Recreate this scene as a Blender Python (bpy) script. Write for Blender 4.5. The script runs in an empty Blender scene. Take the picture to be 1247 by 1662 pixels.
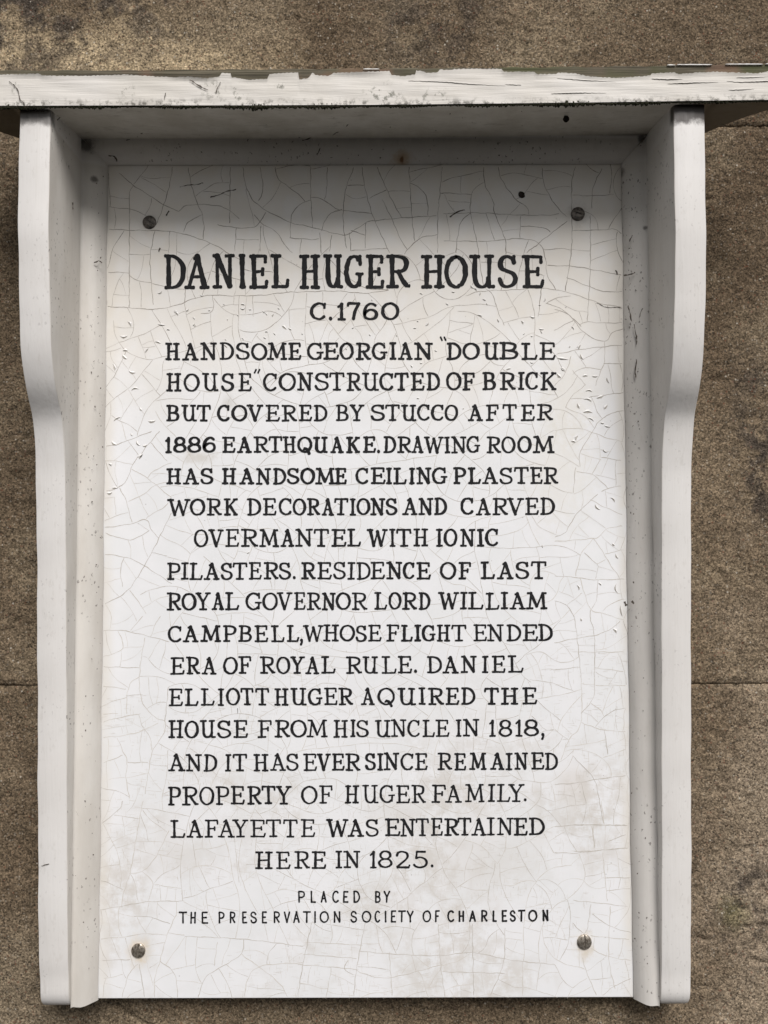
import bpy, math, random
import numpy as np
from mathutils import Vector, Matrix
random.seed(7)
rng = np.random.RandomState(11)

# ------------------------------------------------------------------ camera
D = 0.63                                   # metres from the lens to the face of the panel
F = 1340.0                                 # focal length, photograph pixels
PITCH = math.radians(2.31); ROLL = math.radians(0.14)
scene = bpy.context.scene
fw = Vector((0, math.cos(PITCH), math.sin(PITCH)))
up0 = Vector((0, -math.sin(PITCH), math.cos(PITCH)))
rt0 = Vector((1, 0, 0))
rt = rt0*math.cos(ROLL) - up0*math.sin(ROLL)
up = rt0*math.sin(ROLL) + up0*math.cos(ROLL)
CAM = Vector((0, -D, 0))
cd = bpy.data.cameras.new('camera'); cam = bpy.data.objects.new('camera', cd)
scene.collection.objects.link(cam)
m = Matrix.Identity(4)
for i in range(3):
    m[i][0] = rt[i]; m[i][1] = up[i]; m[i][2] = -fw[i]; m[i][3] = CAM[i]
cam.matrix_world = m
cd.sensor_fit = 'VERTICAL'; cd.sensor_height = 36; cd.lens = F/1662*36
cd.clip_start = 0.01; cd.clip_end = 100
scene.camera = cam

# ------------------------------------------------------------------ light
SUN_EL, SUN_AZ = 46.8, 16.0                # degrees: height, and swing to the right of the wall's normal
w = bpy.data.worlds.new('World'); scene.world = w; w.use_nodes = True
nt = w.node_tree
sky = nt.nodes.new('ShaderNodeTexSky'); sky.sky_type = 'NISHITA'; sky.sun_disc = False
sky.sun_elevation = math.radians(SUN_EL); sky.sun_rotation = math.radians(180-SUN_AZ)
sky.air_density = 1.0; sky.dust_density = 1.0; sky.ozone_density = 1.0
hs = nt.nodes.new('ShaderNodeHueSaturation'); hs.inputs['Saturation'].default_value = 0.09
bg = nt.nodes['Background']; bg.inputs['Strength'].default_value = 0.05
nt.links.new(sky.outputs[0], hs.inputs['Color']); nt.links.new(hs.outputs[0], bg.inputs['Color'])
sd = bpy.data.lights.new('sun', 'SUN'); sd.energy = 3.0; sd.angle = math.radians(33); sd.color = (1.0, 0.966, 0.94)
so = bpy.data.objects.new('sun', sd); scene.collection.objects.link(so)
el, az = math.radians(SUN_EL), math.radians(SUN_AZ)
tosun = Vector((math.sin(az)*math.cos(el), -math.cos(az)*math.cos(el), math.sin(el)))
so.rotation_euler = tosun.to_track_quat('Z', 'Y').to_euler()
scene.view_settings.view_transform = 'Standard'; scene.view_settings.look = 'None'
scene.view_settings.exposure = 0.32; scene.view_settings.gamma = 1.0

# ------------------------------------------------------------------ helpers
def P(px, py, h=0.0):
    """point on the plane h metres in front of the panel face that the camera sees at pixel px,py"""
    d = rt*((px-623.5)) + up*((831-py)) + fw*F
    t = (-h - CAM.y)/d.y
    return CAM + d*t
def Pv(px, py, h=0.0):
    px = np.asarray(px, float); py = np.asarray(py, float)
    dx = rt.x*(px-623.5)+up.x*(831-py)+fw.x*F
    dy = rt.y*(px-623.5)+up.y*(831-py)+fw.y*F
    dz = rt.z*(px-623.5)+up.z*(831-py)+fw.z*F
    t = (D-h)/dy
    return dx*t, dz*t
def link(name, verts, faces, mat, parent=None, smooth=False):
    me = bpy.data.meshes.new(name)
    me.from_pydata([tuple(v) for v in verts], [], [tuple(f) for f in faces])
    me.materials.append(mat)
    if smooth:
        me.polygons.foreach_set('use_smooth', [True]*len(me.polygons))
    me.update()
    o = bpy.data.objects.new(name, me); scene.collection.objects.link(o)
    if parent: o.parent = parent
    return o
class MB:
    def __init__(s): s.v=[]; s.f=[]; s.tone=[]
    def add(s, vs, fs, tone=1.0):
        n=len(s.v); s.v += [tuple(a) for a in vs]; s.f += [tuple(i+n for i in f) for f in fs]
        s.tone += [tone]*len(vs)
    def build(s, name, mat, parent=None, smooth=False, tone=False):
        o = link(name, s.v, s.f, mat, parent, smooth)
        if tone:
            a = o.data.attributes.new('tone', 'FLOAT', 'POINT'); a.data.foreach_set('value', s.tone)
        return o
def empty(name, loc, label, cat):
    o = bpy.data.objects.new(name, None); o.location = loc; scene.collection.objects.link(o)
    o['label'] = label; o['category'] = cat; return o
def bevel(o, width, seg=2, ang=30):
    b = o.modifiers.new('bevel','BEVEL'); b.width=width; b.segments=seg; b.limit_method='ANGLE'; b.angle_limit=math.radians(ang)
    for p in o.data.polygons: p.use_smooth = True
    b.harden_normals = True
    return o

# value noise on arrays
_tab = rng.rand(256,256).astype(np.float32)
def vnoise(x, y):
    xi = np.floor(x).astype(int); yi = np.floor(y).astype(int)
    fx = x-xi; fy = y-yi; fx = fx*fx*(3-2*fx); fy = fy*fy*(3-2*fy)
    a=_tab[xi&255, yi&255]; b=_tab[(xi+1)&255, yi&255]; c=_tab[xi&255,(yi+1)&255]; d=_tab[(xi+1)&255,(yi+1)&255]
    return (a*(1-fx)+b*fx)*(1-fy)+(c*(1-fx)+d*fx)*fy

# ------------------------------------------------------------------ materials
class N:
    """small node builder"""
    def __init__(s, name):
        s.m = bpy.data.materials.new(name); s.m.use_nodes=True; s.t=s.m.node_tree
        s.b = s.t.nodes['Principled BSDF']
        s.co = s.t.nodes.new('ShaderNodeNewGeometry').outputs['Position']
    def n(s, typ, **kw):
        a = s.t.nodes.new(typ)
        for k,v in kw.items(): setattr(a,k,v)
        return a
    def set(s, sock, v):
        if isinstance(v,(int,float)): sock.default_value=v
        elif isinstance(v,(tuple,list)): sock.default_value = tuple(v)+((1,) if len(v)==3 and sock.type=='RGBA' else ())
        else: s.t.links.new(v, sock)
    def mapp(s, scale=(1,1,1), loc=(0,0,0), rot=(0,0,0), src=None):
        a=s.n('ShaderNodeMapping'); s.set(a.inputs[0], src or s.co); a.inputs['Scale'].default_value=scale
        a.inputs['Location'].default_value=loc; a.inputs['Rotation'].default_value=rot; return a.outputs[0]
    def noise(s, sc, det=3, rough=.55, vec=None, dist=0):
        a=s.n('ShaderNodeTexNoise'); s.set(a.inputs['Vector'], vec or s.co); a.inputs['Scale'].default_value=sc
        a.inputs['Detail'].default_value=det; a.inputs['Roughness'].default_value=rough; a.inputs['Distortion'].default_value=dist
        return a.outputs[0]
    def voro(s, sc, vec=None, feat='F1', out='Distance', rand=1):
        a=s.n('ShaderNodeTexVoronoi', feature=feat); s.set(a.inputs['Vector'], vec or s.co)
        a.inputs['Scale'].default_value=sc; a.inputs['Randomness'].default_value=rand; return a.outputs[out]
    def ramp(s, v, a, b, lo=0.0, hi=1.0, smooth=True):
        r=s.n('ShaderNodeMapRange'); r.interpolation_type='SMOOTHSTEP' if smooth else 'LINEAR'
        s.set(r.inputs['Value'], v)
        for k,x in zip(('From Min','From Max','To Min','To Max'),(a,b,lo,hi)): r.inputs[k].default_value=x
        return r.outputs[0]
    def math(s, op, a, b=0.0, clamp=False):
        r=s.n('ShaderNodeMath', operation=op); r.use_clamp=clamp; s.set(r.inputs[0],a); s.set(r.inputs[1],b); return r.outputs[0]
    def mix(s, fac, a, b, mode='MIX'):
        r=s.n('ShaderNodeMix', data_type='RGBA', blend_type=mode); s.set(r.inputs['Factor'],fac)
        s.set(r.inputs['A'],a) if False else None
        s.set([i for i in r.inputs if i.name=='A' and i.type=='RGBA'][0],a)
        s.set([i for i in r.inputs if i.name=='B' and i.type=='RGBA'][0],b)
        return [o for o in r.outputs if o.type=='RGBA'][0]
    def xyz(s):
        a=s.n('ShaderNodeSeparateXYZ'); s.set(a.inputs[0], s.co); return a.outputs
    def spot(s, x, z, r, soft=1.0, n=None, sx=1, sz=1):
        """soft round mask about world x,z"""
        v=s.xyz()
        dx=s.math('MULTIPLY', s.math('SUBTRACT', v[0], x), 1/sx); dz=s.math('MULTIPLY', s.math('SUBTRACT', v[2], z), 1/sz)
        d=s.math('SQRT', s.math('ADD', s.math('MULTIPLY',dx,dx), s.math('MULTIPLY',dz,dz)))
        if n is not None: d=s.math('ADD', d, s.math('MULTIPLY', s.math('SUBTRACT', n, .5), r*1.6))
        return s.ramp(d, r*(1-soft*.9), r, 1, 0)
    def bump(s, h, strength=.3, dist=.001, prev=None):
        b=s.n('ShaderNodeBump'); s.set(b.inputs['Height'],h); b.inputs['Strength'].default_value=strength; b.inputs['Distance'].default_value=dist
        if prev is not None: s.t.links.new(prev, b.inputs['Normal'])
        return b.outputs[0]
    def done(s, col, rough=.5, normal=None, spec=.5, metal=0):
        s.set(s.b.inputs['Base Color'], col); s.set(s.b.inputs['Roughness'], rough); s.b.inputs['Metallic'].default_value=metal
        s.b.inputs['Specular IOR Level'].default_value=spec
        if normal is not None: s.t.links.new(normal, s.b.inputs['Normal'])
        return s.m

def mat_wall():
    k=N('sandy_stucco')
    big=k.noise(5,4,.6); med=k.noise(22,4,.6)
    base=k.mix(k.ramp(big,.32,.68),(.112,.084,.058),(.192,.152,.108))
    base=k.mix(k.math('MULTIPLY',k.ramp(med,.45,.72),.5),base,(.235,.195,.14))
    v=k.xyz()
    # paler render low on the right and left, buff at the upper left
    n1=k.noise(14,3,.6)
    pale=k.spot(P(1300,1480).x, P(1200,1480).z, .135, 1, n1, 1,2.2)  # lighter away from the bracket: its shadow gradient put into the wall colour
    base=k.mix(k.math('MULTIPLY',pale,.75),base,(.33,.275,.215))
    pale2=k.spot(P(40,1650).x, P(40,1650).z, .10, 1, n1)
    base=k.mix(k.math('MULTIPLY',pale2,.45),base,(.27,.228,.17))
    buff=k.spot(P(120,90).x, P(120,100).z, .15, 1, n1, 1.3,.45)
    base=k.mix(k.math('MULTIPLY',buff,.85),base,(.47,.385,.265))
    # dark lichen staining
    n2=k.noise(45,5,.7)
    st=k.spot(P(40,10).x, P(60,0).z, .115, 1, n1, 1.5,.7)
    st2=k.spot(P(1247,700).x,P(1247,720).z,.05,1,n1,.8,2.2)
    st3=k.spot(P(1235,1500).x,P(1240,1500).z,.045,1,n1,.9,1.4)
    st4=k.spot(P(700,20).x,P(700,20).z,.06,1,n1,1.6,.9)
    stn=k.math('MAXIMUM',k.math('MAXIMUM',st,st2),k.math('MAXIMUM',st3,k.math('MULTIPLY',st4,.7)))
    stn=k.math('MULTIPLY',stn,k.ramp(n2,.42,.58))
    base=k.mix(k.math('MULTIPLY',stn,.88),base,(.062,.052,.046))
    moss=k.math('MULTIPLY',k.spot(P(1205,1500).x,P(1205,1500).z,.018,1,n2),.45)
    base=k.mix(moss,base,(.12,.12,.045))
    # grains
    g=k.noise(640,3,.75); base=k.mix(1.0,base,k.mix(k.ramp(g,.32,.68,smooth=False),(.47,.455,.435),(1.62,1.59,1.54)),'MULTIPLY')
    vc=k.n('ShaderNodeTexVoronoi'); k.set(vc.inputs['Vector'],k.co); vc.inputs['Scale'].default_value=820
    sc_=k.n('ShaderNodeSeparateColor'); k.set(sc_.inputs[0],vc.outputs['Color'])
    base=k.mix(1.0,base,k.mix(sc_.outputs[0],(.55,.54,.52),(1.56,1.53,1.48)),'MULTIPLY')
    base=k.mix(k.math('MULTIPLY',k.ramp(k.noise(170,4,.75),.60,.70),.55),base,(.05,.04,.03))
    vn=k.n('ShaderNodeTexVoronoi'); k.set(vn.inputs['Vector'],k.co); vn.inputs['Scale'].default_value=520
    sep=k.n('ShaderNodeSeparateColor'); k.set(sep.inputs[0],vn.outputs['Color'])
    near=k.ramp(vn.outputs['Distance'],.25,.5,1,0)
    wht=k.math('MULTIPLY',k.ramp(sep.outputs[0],.985,.992),near)
    drk=k.math('MULTIPLY',k.ramp(sep.outputs[1],.80,.86),near)
    red=k.math('MULTIPLY',k.ramp(sep.outputs[2],.93,.96),near)
    lgt=k.math('MULTIPLY',k.ramp(sep.outputs[0],.84,.88),near)
    base=k.mix(k.math('MULTIPLY',lgt,.55),base,k.mix(.5,base,(.60,.54,.45)))
    base=k.mix(k.math('MULTIPLY',wht,.7),base,(.55,.50,.42))
    base=k.mix(k.math('MULTIPLY',red,.55),base,(.20,.075,.045))
    base=k.mix(k.math('MULTIPLY',drk,.75),base,(.035,.028,.022))
    b1=k.bump(k.noise(480,4,.75),.9,.0020)
    b2=b1
    return k.done(base,.92,b2,.15)

def mat_frame():
    k=N('white_gloss_paint')
    v=k.xyz()
    n=k.noise(12,4,.6)
    base=k.mix(k.ramp(n,.3,.7),(.715,.69,.665),(.765,.745,.725))
    inn0=k.math('MULTIPLY',k.ramp(v[0],-.2313,-.2306,0,1),k.ramp(v[0],.2020,.2013,0,1))
    # fine dirt and black mould specks
    gr=k.noise(260,3,.7,k.mapp((1,1,.35)))
    base=k.mix(k.math('MULTIPLY',k.ramp(gr,.55,.75),.22),base,(.42,.39,.34))
    dens=k.math('MULTIPLY',k.ramp(k.noise(22,3,.6),.42,.60),k.math('ADD',.25,k.math('MULTIPLY',inn0,.75)))
    wob=k.n('ShaderNodeVectorMath',operation='MULTIPLY_ADD'); wn=k.n('ShaderNodeTexNoise'); k.set(wn.inputs['Vector'],k.co); wn.inputs['Scale'].default_value=500
    k.set(wob.inputs[0],wn.outputs['Color']); wob.inputs[1].default_value=(.0035,.0035,.0035); k.set(wob.inputs[2],k.co)
    sp=k.voro(300,k.mapp((1,1,.55),src=wob.outputs[0]))
    spk=k.math('MULTIPLY',k.ramp(sp,.13,.22,1,0),dens)
    
    # inner faces of the brackets and the mouldings take a darker beige than the fronts
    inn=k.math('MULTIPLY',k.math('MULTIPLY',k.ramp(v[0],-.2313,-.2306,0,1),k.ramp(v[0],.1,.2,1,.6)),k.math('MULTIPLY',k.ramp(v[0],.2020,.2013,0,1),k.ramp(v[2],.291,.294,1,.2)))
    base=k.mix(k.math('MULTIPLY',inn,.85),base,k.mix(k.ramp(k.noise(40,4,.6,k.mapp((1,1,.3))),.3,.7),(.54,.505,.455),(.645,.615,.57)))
    base=k.mix(k.math('MULTIPLY',spk,.75),base,(.09,.075,.065))
    # dirt caught where the brackets meet the shelf
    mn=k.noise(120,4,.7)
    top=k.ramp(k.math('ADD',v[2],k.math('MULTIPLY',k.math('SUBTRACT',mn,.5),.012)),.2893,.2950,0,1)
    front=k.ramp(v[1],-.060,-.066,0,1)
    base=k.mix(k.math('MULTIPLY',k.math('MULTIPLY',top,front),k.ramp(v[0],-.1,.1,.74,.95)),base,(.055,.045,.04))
    flat=k.ramp(v[1],-.0125,-.0115,0,1)
    # mould in the two upper corners
    for (px,py,r) in ((141,234,.0085),(152,290,.0035),(1040,226,.004),(1047,370,.0022),(1010,272,.006)):
        s_=k.spot(P(px,py,.01).x,P(px,py,.01).z,r,.8,mn)
        base=k.mix(k.math('MULTIPLY',k.math('MULTIPLY',s_,flat),.75),base,(.05,.038,.033))
    # a rusty nail in the head moulding
    ru=k.math('MULTIPLY',flat,k.spot(P(653,254,.01).x,P(653,254,.01).z,.0095,1,mn,1.3,.8))
    base=k.mix(k.math('MULTIPLY',ru,.6),base,(.40,.24,.09))
    ru=k.spot(P(653,254,.01).x,P(653,254,.01).z,.0022,.8,mn)
    base=k.mix(k.math('MULTIPLY',k.math('MULTIPLY',ru,flat),.9),base,(.20,.09,.03))
    grain=k.noise(240,4,.65,k.mapp((1,1,.04)))
    base=k.mix(k.math('MULTIPLY',k.ramp(grain,.55,.72),.12),base,(.55,.52,.47))
    nb=k.bump(grain,.34,.0007); nb=k.bump(k.noise(60,2,.5),.12,.001,nb)
    return k.done(base,k.ramp(gr,.3,.7,.36,.55),nb,.4)

def mat_shelf_paint():
    k=N('weathered_white_paint')
    n=k.noise(14,4,.6)
    base=k.mix(k.ramp(n,.3,.7),(.66,.625,.57),(.72,.69,.65))
    gr=k.noise(120,4,.7,k.mapp((.12,1,2.2)))
    base=k.mix(k.math('MULTIPLY',k.ramp(gr,.5,.78),.35),base,(.46,.42,.36))
    v=k.xyz()
    mn=k.noise(170,5,.75)
    # mould creeping up from the lower arris
    zz=k.math('SUBTRACT',v[2],k.math('MULTIPLY',k.ramp(v[0],.1,.32,0,.0032,False),1.0))
    crp=k.ramp(zz,.3015,.3085,1,0)
    m_=k.math('MULTIPLY',crp,k.ramp(mn,.47,.62))
    base=k.mix(k.math('MULTIPLY',m_,.85),base,(.06,.055,.04))
    for (px,py,r,sx,sz) in ((345,146,.012,1,.8),(388,150,.0085,1,1.5),(622,152,.017,1.2,.7),(705,155,.012,1.3,.6),(25,140,.006,.7,1.4),(208,150,.009,1,.8),(455,140,.006,1,.6)):
        s_=k.math('MULTIPLY',k.spot(P(px,py,.075).x,P(px,py,.075).z,r,1,None,sx,sz),k.ramp(mn,.53,.62))
        base=k.mix(k.math('MULTIPLY',s_,.85),base,(.085,.09,.06))
    nb=k.bump(k.noise(110,4,.65,k.mapp((.1,1,1.8))),.5,.0012)
    nb=k.bump(k.noise(700,2,.6),.12,.0004,nb)
    return k.done(base,.6,nb,.3)

def mat_wood():
    k=N('weathered_bare_wood')
    g=k.noise(220,5,.7,k.mapp((.05,1,2.5)))
    n=k.noise(18,3,.6)
    base=k.mix(k.ramp(g,.35,.65),(.055,.047,.035),(.17,.15,.11))
    base=k.mix(k.math('MULTIPLY',k.ramp(n,.42,.6),k.ramp(k.xyz()[0],-.1,.1,.15,.65)),base,(.075,.085,.035))
    base=k.mix(k.math('MULTIPLY',k.ramp(k.noise(30,2,.5,k.mapp((1,1,1),(3,1,2))),.55,.68),.5),base,(.22,.13,.09))
    return k.done(base,.9,k.bump(g,.8,.001),.15)

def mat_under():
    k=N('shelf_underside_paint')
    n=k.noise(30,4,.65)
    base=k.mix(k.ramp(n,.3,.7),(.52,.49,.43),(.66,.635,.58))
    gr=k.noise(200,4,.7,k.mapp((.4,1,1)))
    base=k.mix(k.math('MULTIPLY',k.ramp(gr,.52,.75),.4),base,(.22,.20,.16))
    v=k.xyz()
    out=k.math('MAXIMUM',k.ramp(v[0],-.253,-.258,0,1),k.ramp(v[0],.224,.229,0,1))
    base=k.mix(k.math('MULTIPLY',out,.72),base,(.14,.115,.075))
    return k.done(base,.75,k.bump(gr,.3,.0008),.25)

def mat_panel():
    k=N('crazed_white_enamel')
    v=k.xyz()
    n=k.noise(26,3,.6); n2=k.noise(9,4,.6,k.mapp((1,1,1),(4,2,7)))
    zq=k.math('ADD',v[2],k.math('MULTIPLY',k.math('SUBTRACT',n2,.5),.22))
    upper=k.ramp(zq,.07,.21,0,1)
    cells=k.ramp(k.noise(55,2,.5,k.mapp((1,1,.8),(9,0,3))),.36,.56,.74,1)
    white=k.mix(k.ramp(n,.35,.65),(.795,.80,.81),(.83,.83,.845))
    beige=k.mix(k.ramp(n,.35,.65),(.765,.725,.665),(.785,.755,.71))
    base=k.mix(k.math('MULTIPLY',upper,cells),white,beige)
    # brownish dirt caught in the finest crazing, lower part
    low=k.math('MULTIPLY',k.ramp(v[2],-.08,-.20,0,1),k.ramp(n2,.45,.62))
    low=k.math('MULTIPLY',low,k.ramp(k.noise(75,4,.7),.38,.62))
    base=k.mix(k.math('MULTIPLY',low,.6),base,(.60,.555,.50))
    edge=k.math('MAXIMUM',k.ramp(v[0],-.2025,-.2125,0,1),k.ramp(v[0],.1745,.1835,0,1))
    base=k.mix(k.math('MULTIPLY',edge,k.ramp(n,.3,.6,.15,.6)),base,(.70,.655,.58))
    mn=k.noise(150,4,.7)
    for (px,py,r,sx,sz,c,s_) in ((322,742,.012,1.5,.6,(.52,.47,.40),.5),(372,655,.009,.8,1,(.50,.48,.44),.4),(575,515,.035,1.6,.5,(.68,.62,.53),.35),
             (920,640,.03,1,1.6,(.68,.64,.55),.4),(905,760,.05,.8,1.4,(.72,.68,.59),.35),(300,1390,.03,1.3,.8,(.58,.53,.47),.32),(390,1345,.022,1.4,.7,(.58,.53,.47),.25),
             (640,1320,.03,1.2,.8,(.60,.56,.50),.3),(800,1400,.05,1.3,.7,(.60,.56,.50),.28),(930,1280,.02,.8,1.3,(.62,.55,.48),.35),
             (243,361,.012,1,1,(.45,.42,.38),.3),(938,347,.013,1,1,(.35,.32,.28),.4),(225,1544,.0115,1,1.25,(.66,.54,.38),.7),(948,1536,.011,1,1.3,(.62,.52,.38),.6)):
        q=P(px,py); m_=k.spot(q.x,q.z,r,1,mn,sx,sz); base=k.mix(k.math('MULTIPLY',m_,s_),base,c)
    # small dirt specks
    spk=k.math('MULTIPLY',k.ramp(k.voro(150),.05,.09,1,0),k.ramp(k.noise(20),.5,.62))
    base=k.mix(k.math('MULTIPLY',spk,.45),base,(.25,.23,.20))
    weave=k.noise(500,2,.5,k.mapp((1,1,.25)))
    nb=k.bump(k.noise(38,3,.5),.15,.0012); nb=k.bump(weave,.08,.0004,nb)
    return k.done(base,.38,nb,.45)

def mat_tone(name, dark, light, rough=.8):
    k=N(name); a=k.n('ShaderNodeAttribute', attribute_name='tone')
    return k.done(k.mix(a.outputs['Fac'],dark,light),rough,None,.2)
def mat_plain(name, c, rough=.6, metal=0, c2=None, sc=200, spec=.3, bs=0):
    k=N(name); col=k.mix(k.ramp(k.noise(sc,4,.65),.35,.65),c,c2 or tuple(x*.7 for x in c))
    return k.done(col,rough,k.bump(k.noise(sc*2,3),bs,.0005) if bs else None,spec,metal)

WALL=mat_wall(); FRAME=mat_frame(); SPAINT=mat_shelf_paint(); WOOD=mat_wood(); UNDER=mat_under(); PANEL=mat_panel()
CRACK=mat_tone('crack_grime',(.29,.255,.22),(.66,.625,.575))
INK=mat_plain('black_sign_enamel',(.014,.014,.015),.6,0,(.02,.02,.021),90,.12)
SCREW=mat_plain('tarnished_steel',(.62,.56,.48),.30,.75,(.22,.18,.14),500,.5,.35)
SCREWD=mat_plain('dirty_steel',(.16,.14,.12),.42,.6,(.05,.045,.04),500,.5,.5)
HOLE=mat_plain('nail_rust',(.05,.04,.035),.9,0,(.03,.025,.02),500,.1)
MOULD=mat_plain('black_mould',(.035,.032,.022),.95,0,(.02,.022,.012),300,.1,.5)
FLAKE=mat_plain('flaked_white_paint',(.80,.79,.78),.45,0,(.74,.725,.70),120,.4)
GRIME=mat_plain('dark_grime',(.07,.06,.05),.9,0,(.12,.10,.085),400,.1)
CHIP=mat_plain('grey_chip_mark',(.40,.37,.33),.8,0,(.55,.52,.47),400,.2)  # plain grey for the strip beside each lifted flake

# ------------------------------------------------------------------ the wall
WY = 0.020
def wall_h(X, Z):
    h  = (vnoise(X*11+7, Z*11+3)-.5)*.0030
    h += (vnoise(X*42+20, Z*42+9)-.5)*.0020
    h += (vnoise(X*130+1, Z*130+40)-.5)*.0013
    h += (vnoise(X*330+90, Z*330+4)-.5)*.0011
    h += (rng.rand(*X.shape)-.5)*.0007
    pit = vnoise(X*260+33, Z*260+71); h -= np.clip(pit-.80,0,1)*.009
    # hair cracks low on both sides
    for pts in CRK:
        for (x0,z0),(x1,z1) in zip(pts[:-1],pts[1:]):
            L2=(x1-x0)**2+(z1-z0)**2; t=np.clip(((X-x0)*(x1-x0)+(Z-z0)*(z1-z0))/L2,0,1)
            d=np.hypot(X-x0-t*(x1-x0), Z-z0-t*(z1-z0)); h -= np.exp(-(d/.0011)**2)*.0022
    return h
CRK=[]
for pts in (((1196,1505),(1215,1502),(1232,1499),(1250,1503)),((1122,1512),(1135,1523),(1146,1526),(1165,1524)),((1208,1540),(1222,1557),(1240,1562)),
            ((175,1628),(195,1634),(212,1645),(235,1660),(260,1670)),((1197,208),(1215,203),(1232,207),(1250,210))):
    q=[P(a,b,-WY) for a,b in pts]; CRK.append([(p.x,p.z) for p in q])
wall = empty('stucco_wall', (0,WY,-1.0), 'brown sandy stucco wall scored into large blocks behind the plaque', 'wall')
rows=[-.999,-.554,-.109,.336,.781]; cols=[-1.5,-.62,.58,1.5]
JW=.00012
for r in range(4):
    for c in range(3):
        x0,x1,z0,z1 = cols[c]+JW,cols[c+1]-JW,rows[r]+JW,rows[r+1]-JW
        def ax(a,b,lo,hi,f,cs):
            pts=[a]
            while pts[-1]<b:
                pts.append(pts[-1]+(f if lo<pts[-1]<hi else cs))
            pts[-1]=b
            return np.array(pts)
        xs=ax(x0,x1,-.40,.40,.0017,.03) if c==1 else ax(x0,x1,9,9,1,.03)
        zs=ax(z0,z1,-.46,.50,.0017,.03) if c==1 else ax(z0,z1,9,9,1,.03)
        X,Z=np.meshgrid(xs,zs); H=wall_h(X,Z)
        ed=np.minimum(np.minimum(X-x0,x1-X),np.minimum(Z-z0,z1-Z))
        ed=ed+(vnoise(X*90,Z*90+50)-.5)*.004+(vnoise(X*300,Z*300+50)-.5)*.003
        H-=np.clip(1-ed/.0052,0,1)**1.5*.0021
        Y=WY-.0008-H
        ny,nx=X.shape
        co=np.stack([X,Y-WY,Z+1.0],-1).reshape(-1,3)
        # skirt
        idx=np.arange(nx*ny).reshape(ny,nx)
        quads=np.stack([idx[:-1,:-1],idx[:-1,1:],idx[1:,1:],idx[1:,:-1]],-1).reshape(-1,4)
        rim=np.concatenate([idx[0,:],idx[1:,-1],idx[-1,-2::-1],idx[-2:0:-1,0]])
        sk=co[rim].copy(); sk[:,1]=.02
        n0=len(co); co=np.concatenate([co,sk]); k=np.arange(len(rim)); k2=(k+1)%len(rim)
        quads=np.concatenate([quads,np.stack([rim[k2],rim[k],n0+k,n0+k2],-1)])
        me=bpy.data.meshes.new('stucco_block'); me.vertices.add(len(co)); me.vertices.foreach_set('co',co.astype(np.float32).ravel())
        me.loops.add(len(quads)*4); me.loops.foreach_set('vertex_index',quads.astype(np.int32).ravel())
        me.polygons.add(len(quads)); me.polygons.foreach_set('loop_start',np.arange(0,len(quads)*4,4,dtype=np.int32))
        me.polygons.foreach_set('use_smooth',np.ones(len(quads),bool))
        me.update(calc_edges=True); me.materials.append(WALL)
        o=bpy.data.objects.new('stucco_block',me); scene.collection.objects.link(o); o.parent=wall
o=link('mortar_bed',[(-1.5,.0028,.001),(1.5,.0028,.001),(1.5,.0028,1.78),(-1.5,.0028,1.78),(-1.5,.03,.001),(1.5,.03,.001),(1.5,.03,1.78),(-1.5,.03,1.78)],
     [(0,1,2,3),(5,4,7,6),(0,4,5,1),(3,2,6,7),(1,5,6,2),(4,0,3,7)],WALL,wall)

# ------------------------------------------------------------------ the plaque
XL,XR = -.2303,.2010                       # inner faces of the brackets
BT = .0218                                 # bracket thickness
XPL,XPR = -.2137,.1849                     # visible panel edges
ZB = P(593,1620).z; ZT = P(593,268).z      # visible panel bottom, top
plaque = empty('house_plaque', (-.0147,WY,ZB), 'white wooden plaque with black hand painted lettering between side brackets under a weathered shelf', 'plaque')
bpy.context.view_layer.update()
def child(o, parent=plaque):
    """geometry was written in world coordinates: move it into the parent's space"""
    org = Vector((-.0147,WY,ZB)); o.data.transform(Matrix.Translation(-org)); o.data.update()
    o.parent = parent; return o
# panel board
def grid_face(x0,x1,z0,z1,nx,nz,fy):
    vs=[(x0+(x1-x0)*i/nx, fy(i/nx,j/nz), z0+(z1-z0)*j/nz) for j in range(nz+1) for i in range(nx+1)]
    return vs,[(j*(nx+1)+i,j*(nx+1)+i+1,(j+1)*(nx+1)+i+1,(j+1)*(nx+1)+i) for j in range(nz) for i in range(nx)]
pb=MB()
x0,x1,z0,z1=XL+.0002,XR-.0002,ZB,.3105
pb.add([(x0,0,z0),(x1,0,z0),(x1,0,z1),(x0,0,z1),(x0,WY-.001,z0),(x1,WY-.001,z0),(x1,WY-.001,z1),(x0,WY-.001,z1)],
       [(0,1,2,3),(5,4,7,6),(0,4,5,1),(3,2,6,7),(1,5,6,2),(4,0,3,7)])
panel=child(pb.build('panel',PANEL)); bevel(panel,.0007,2)

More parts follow.
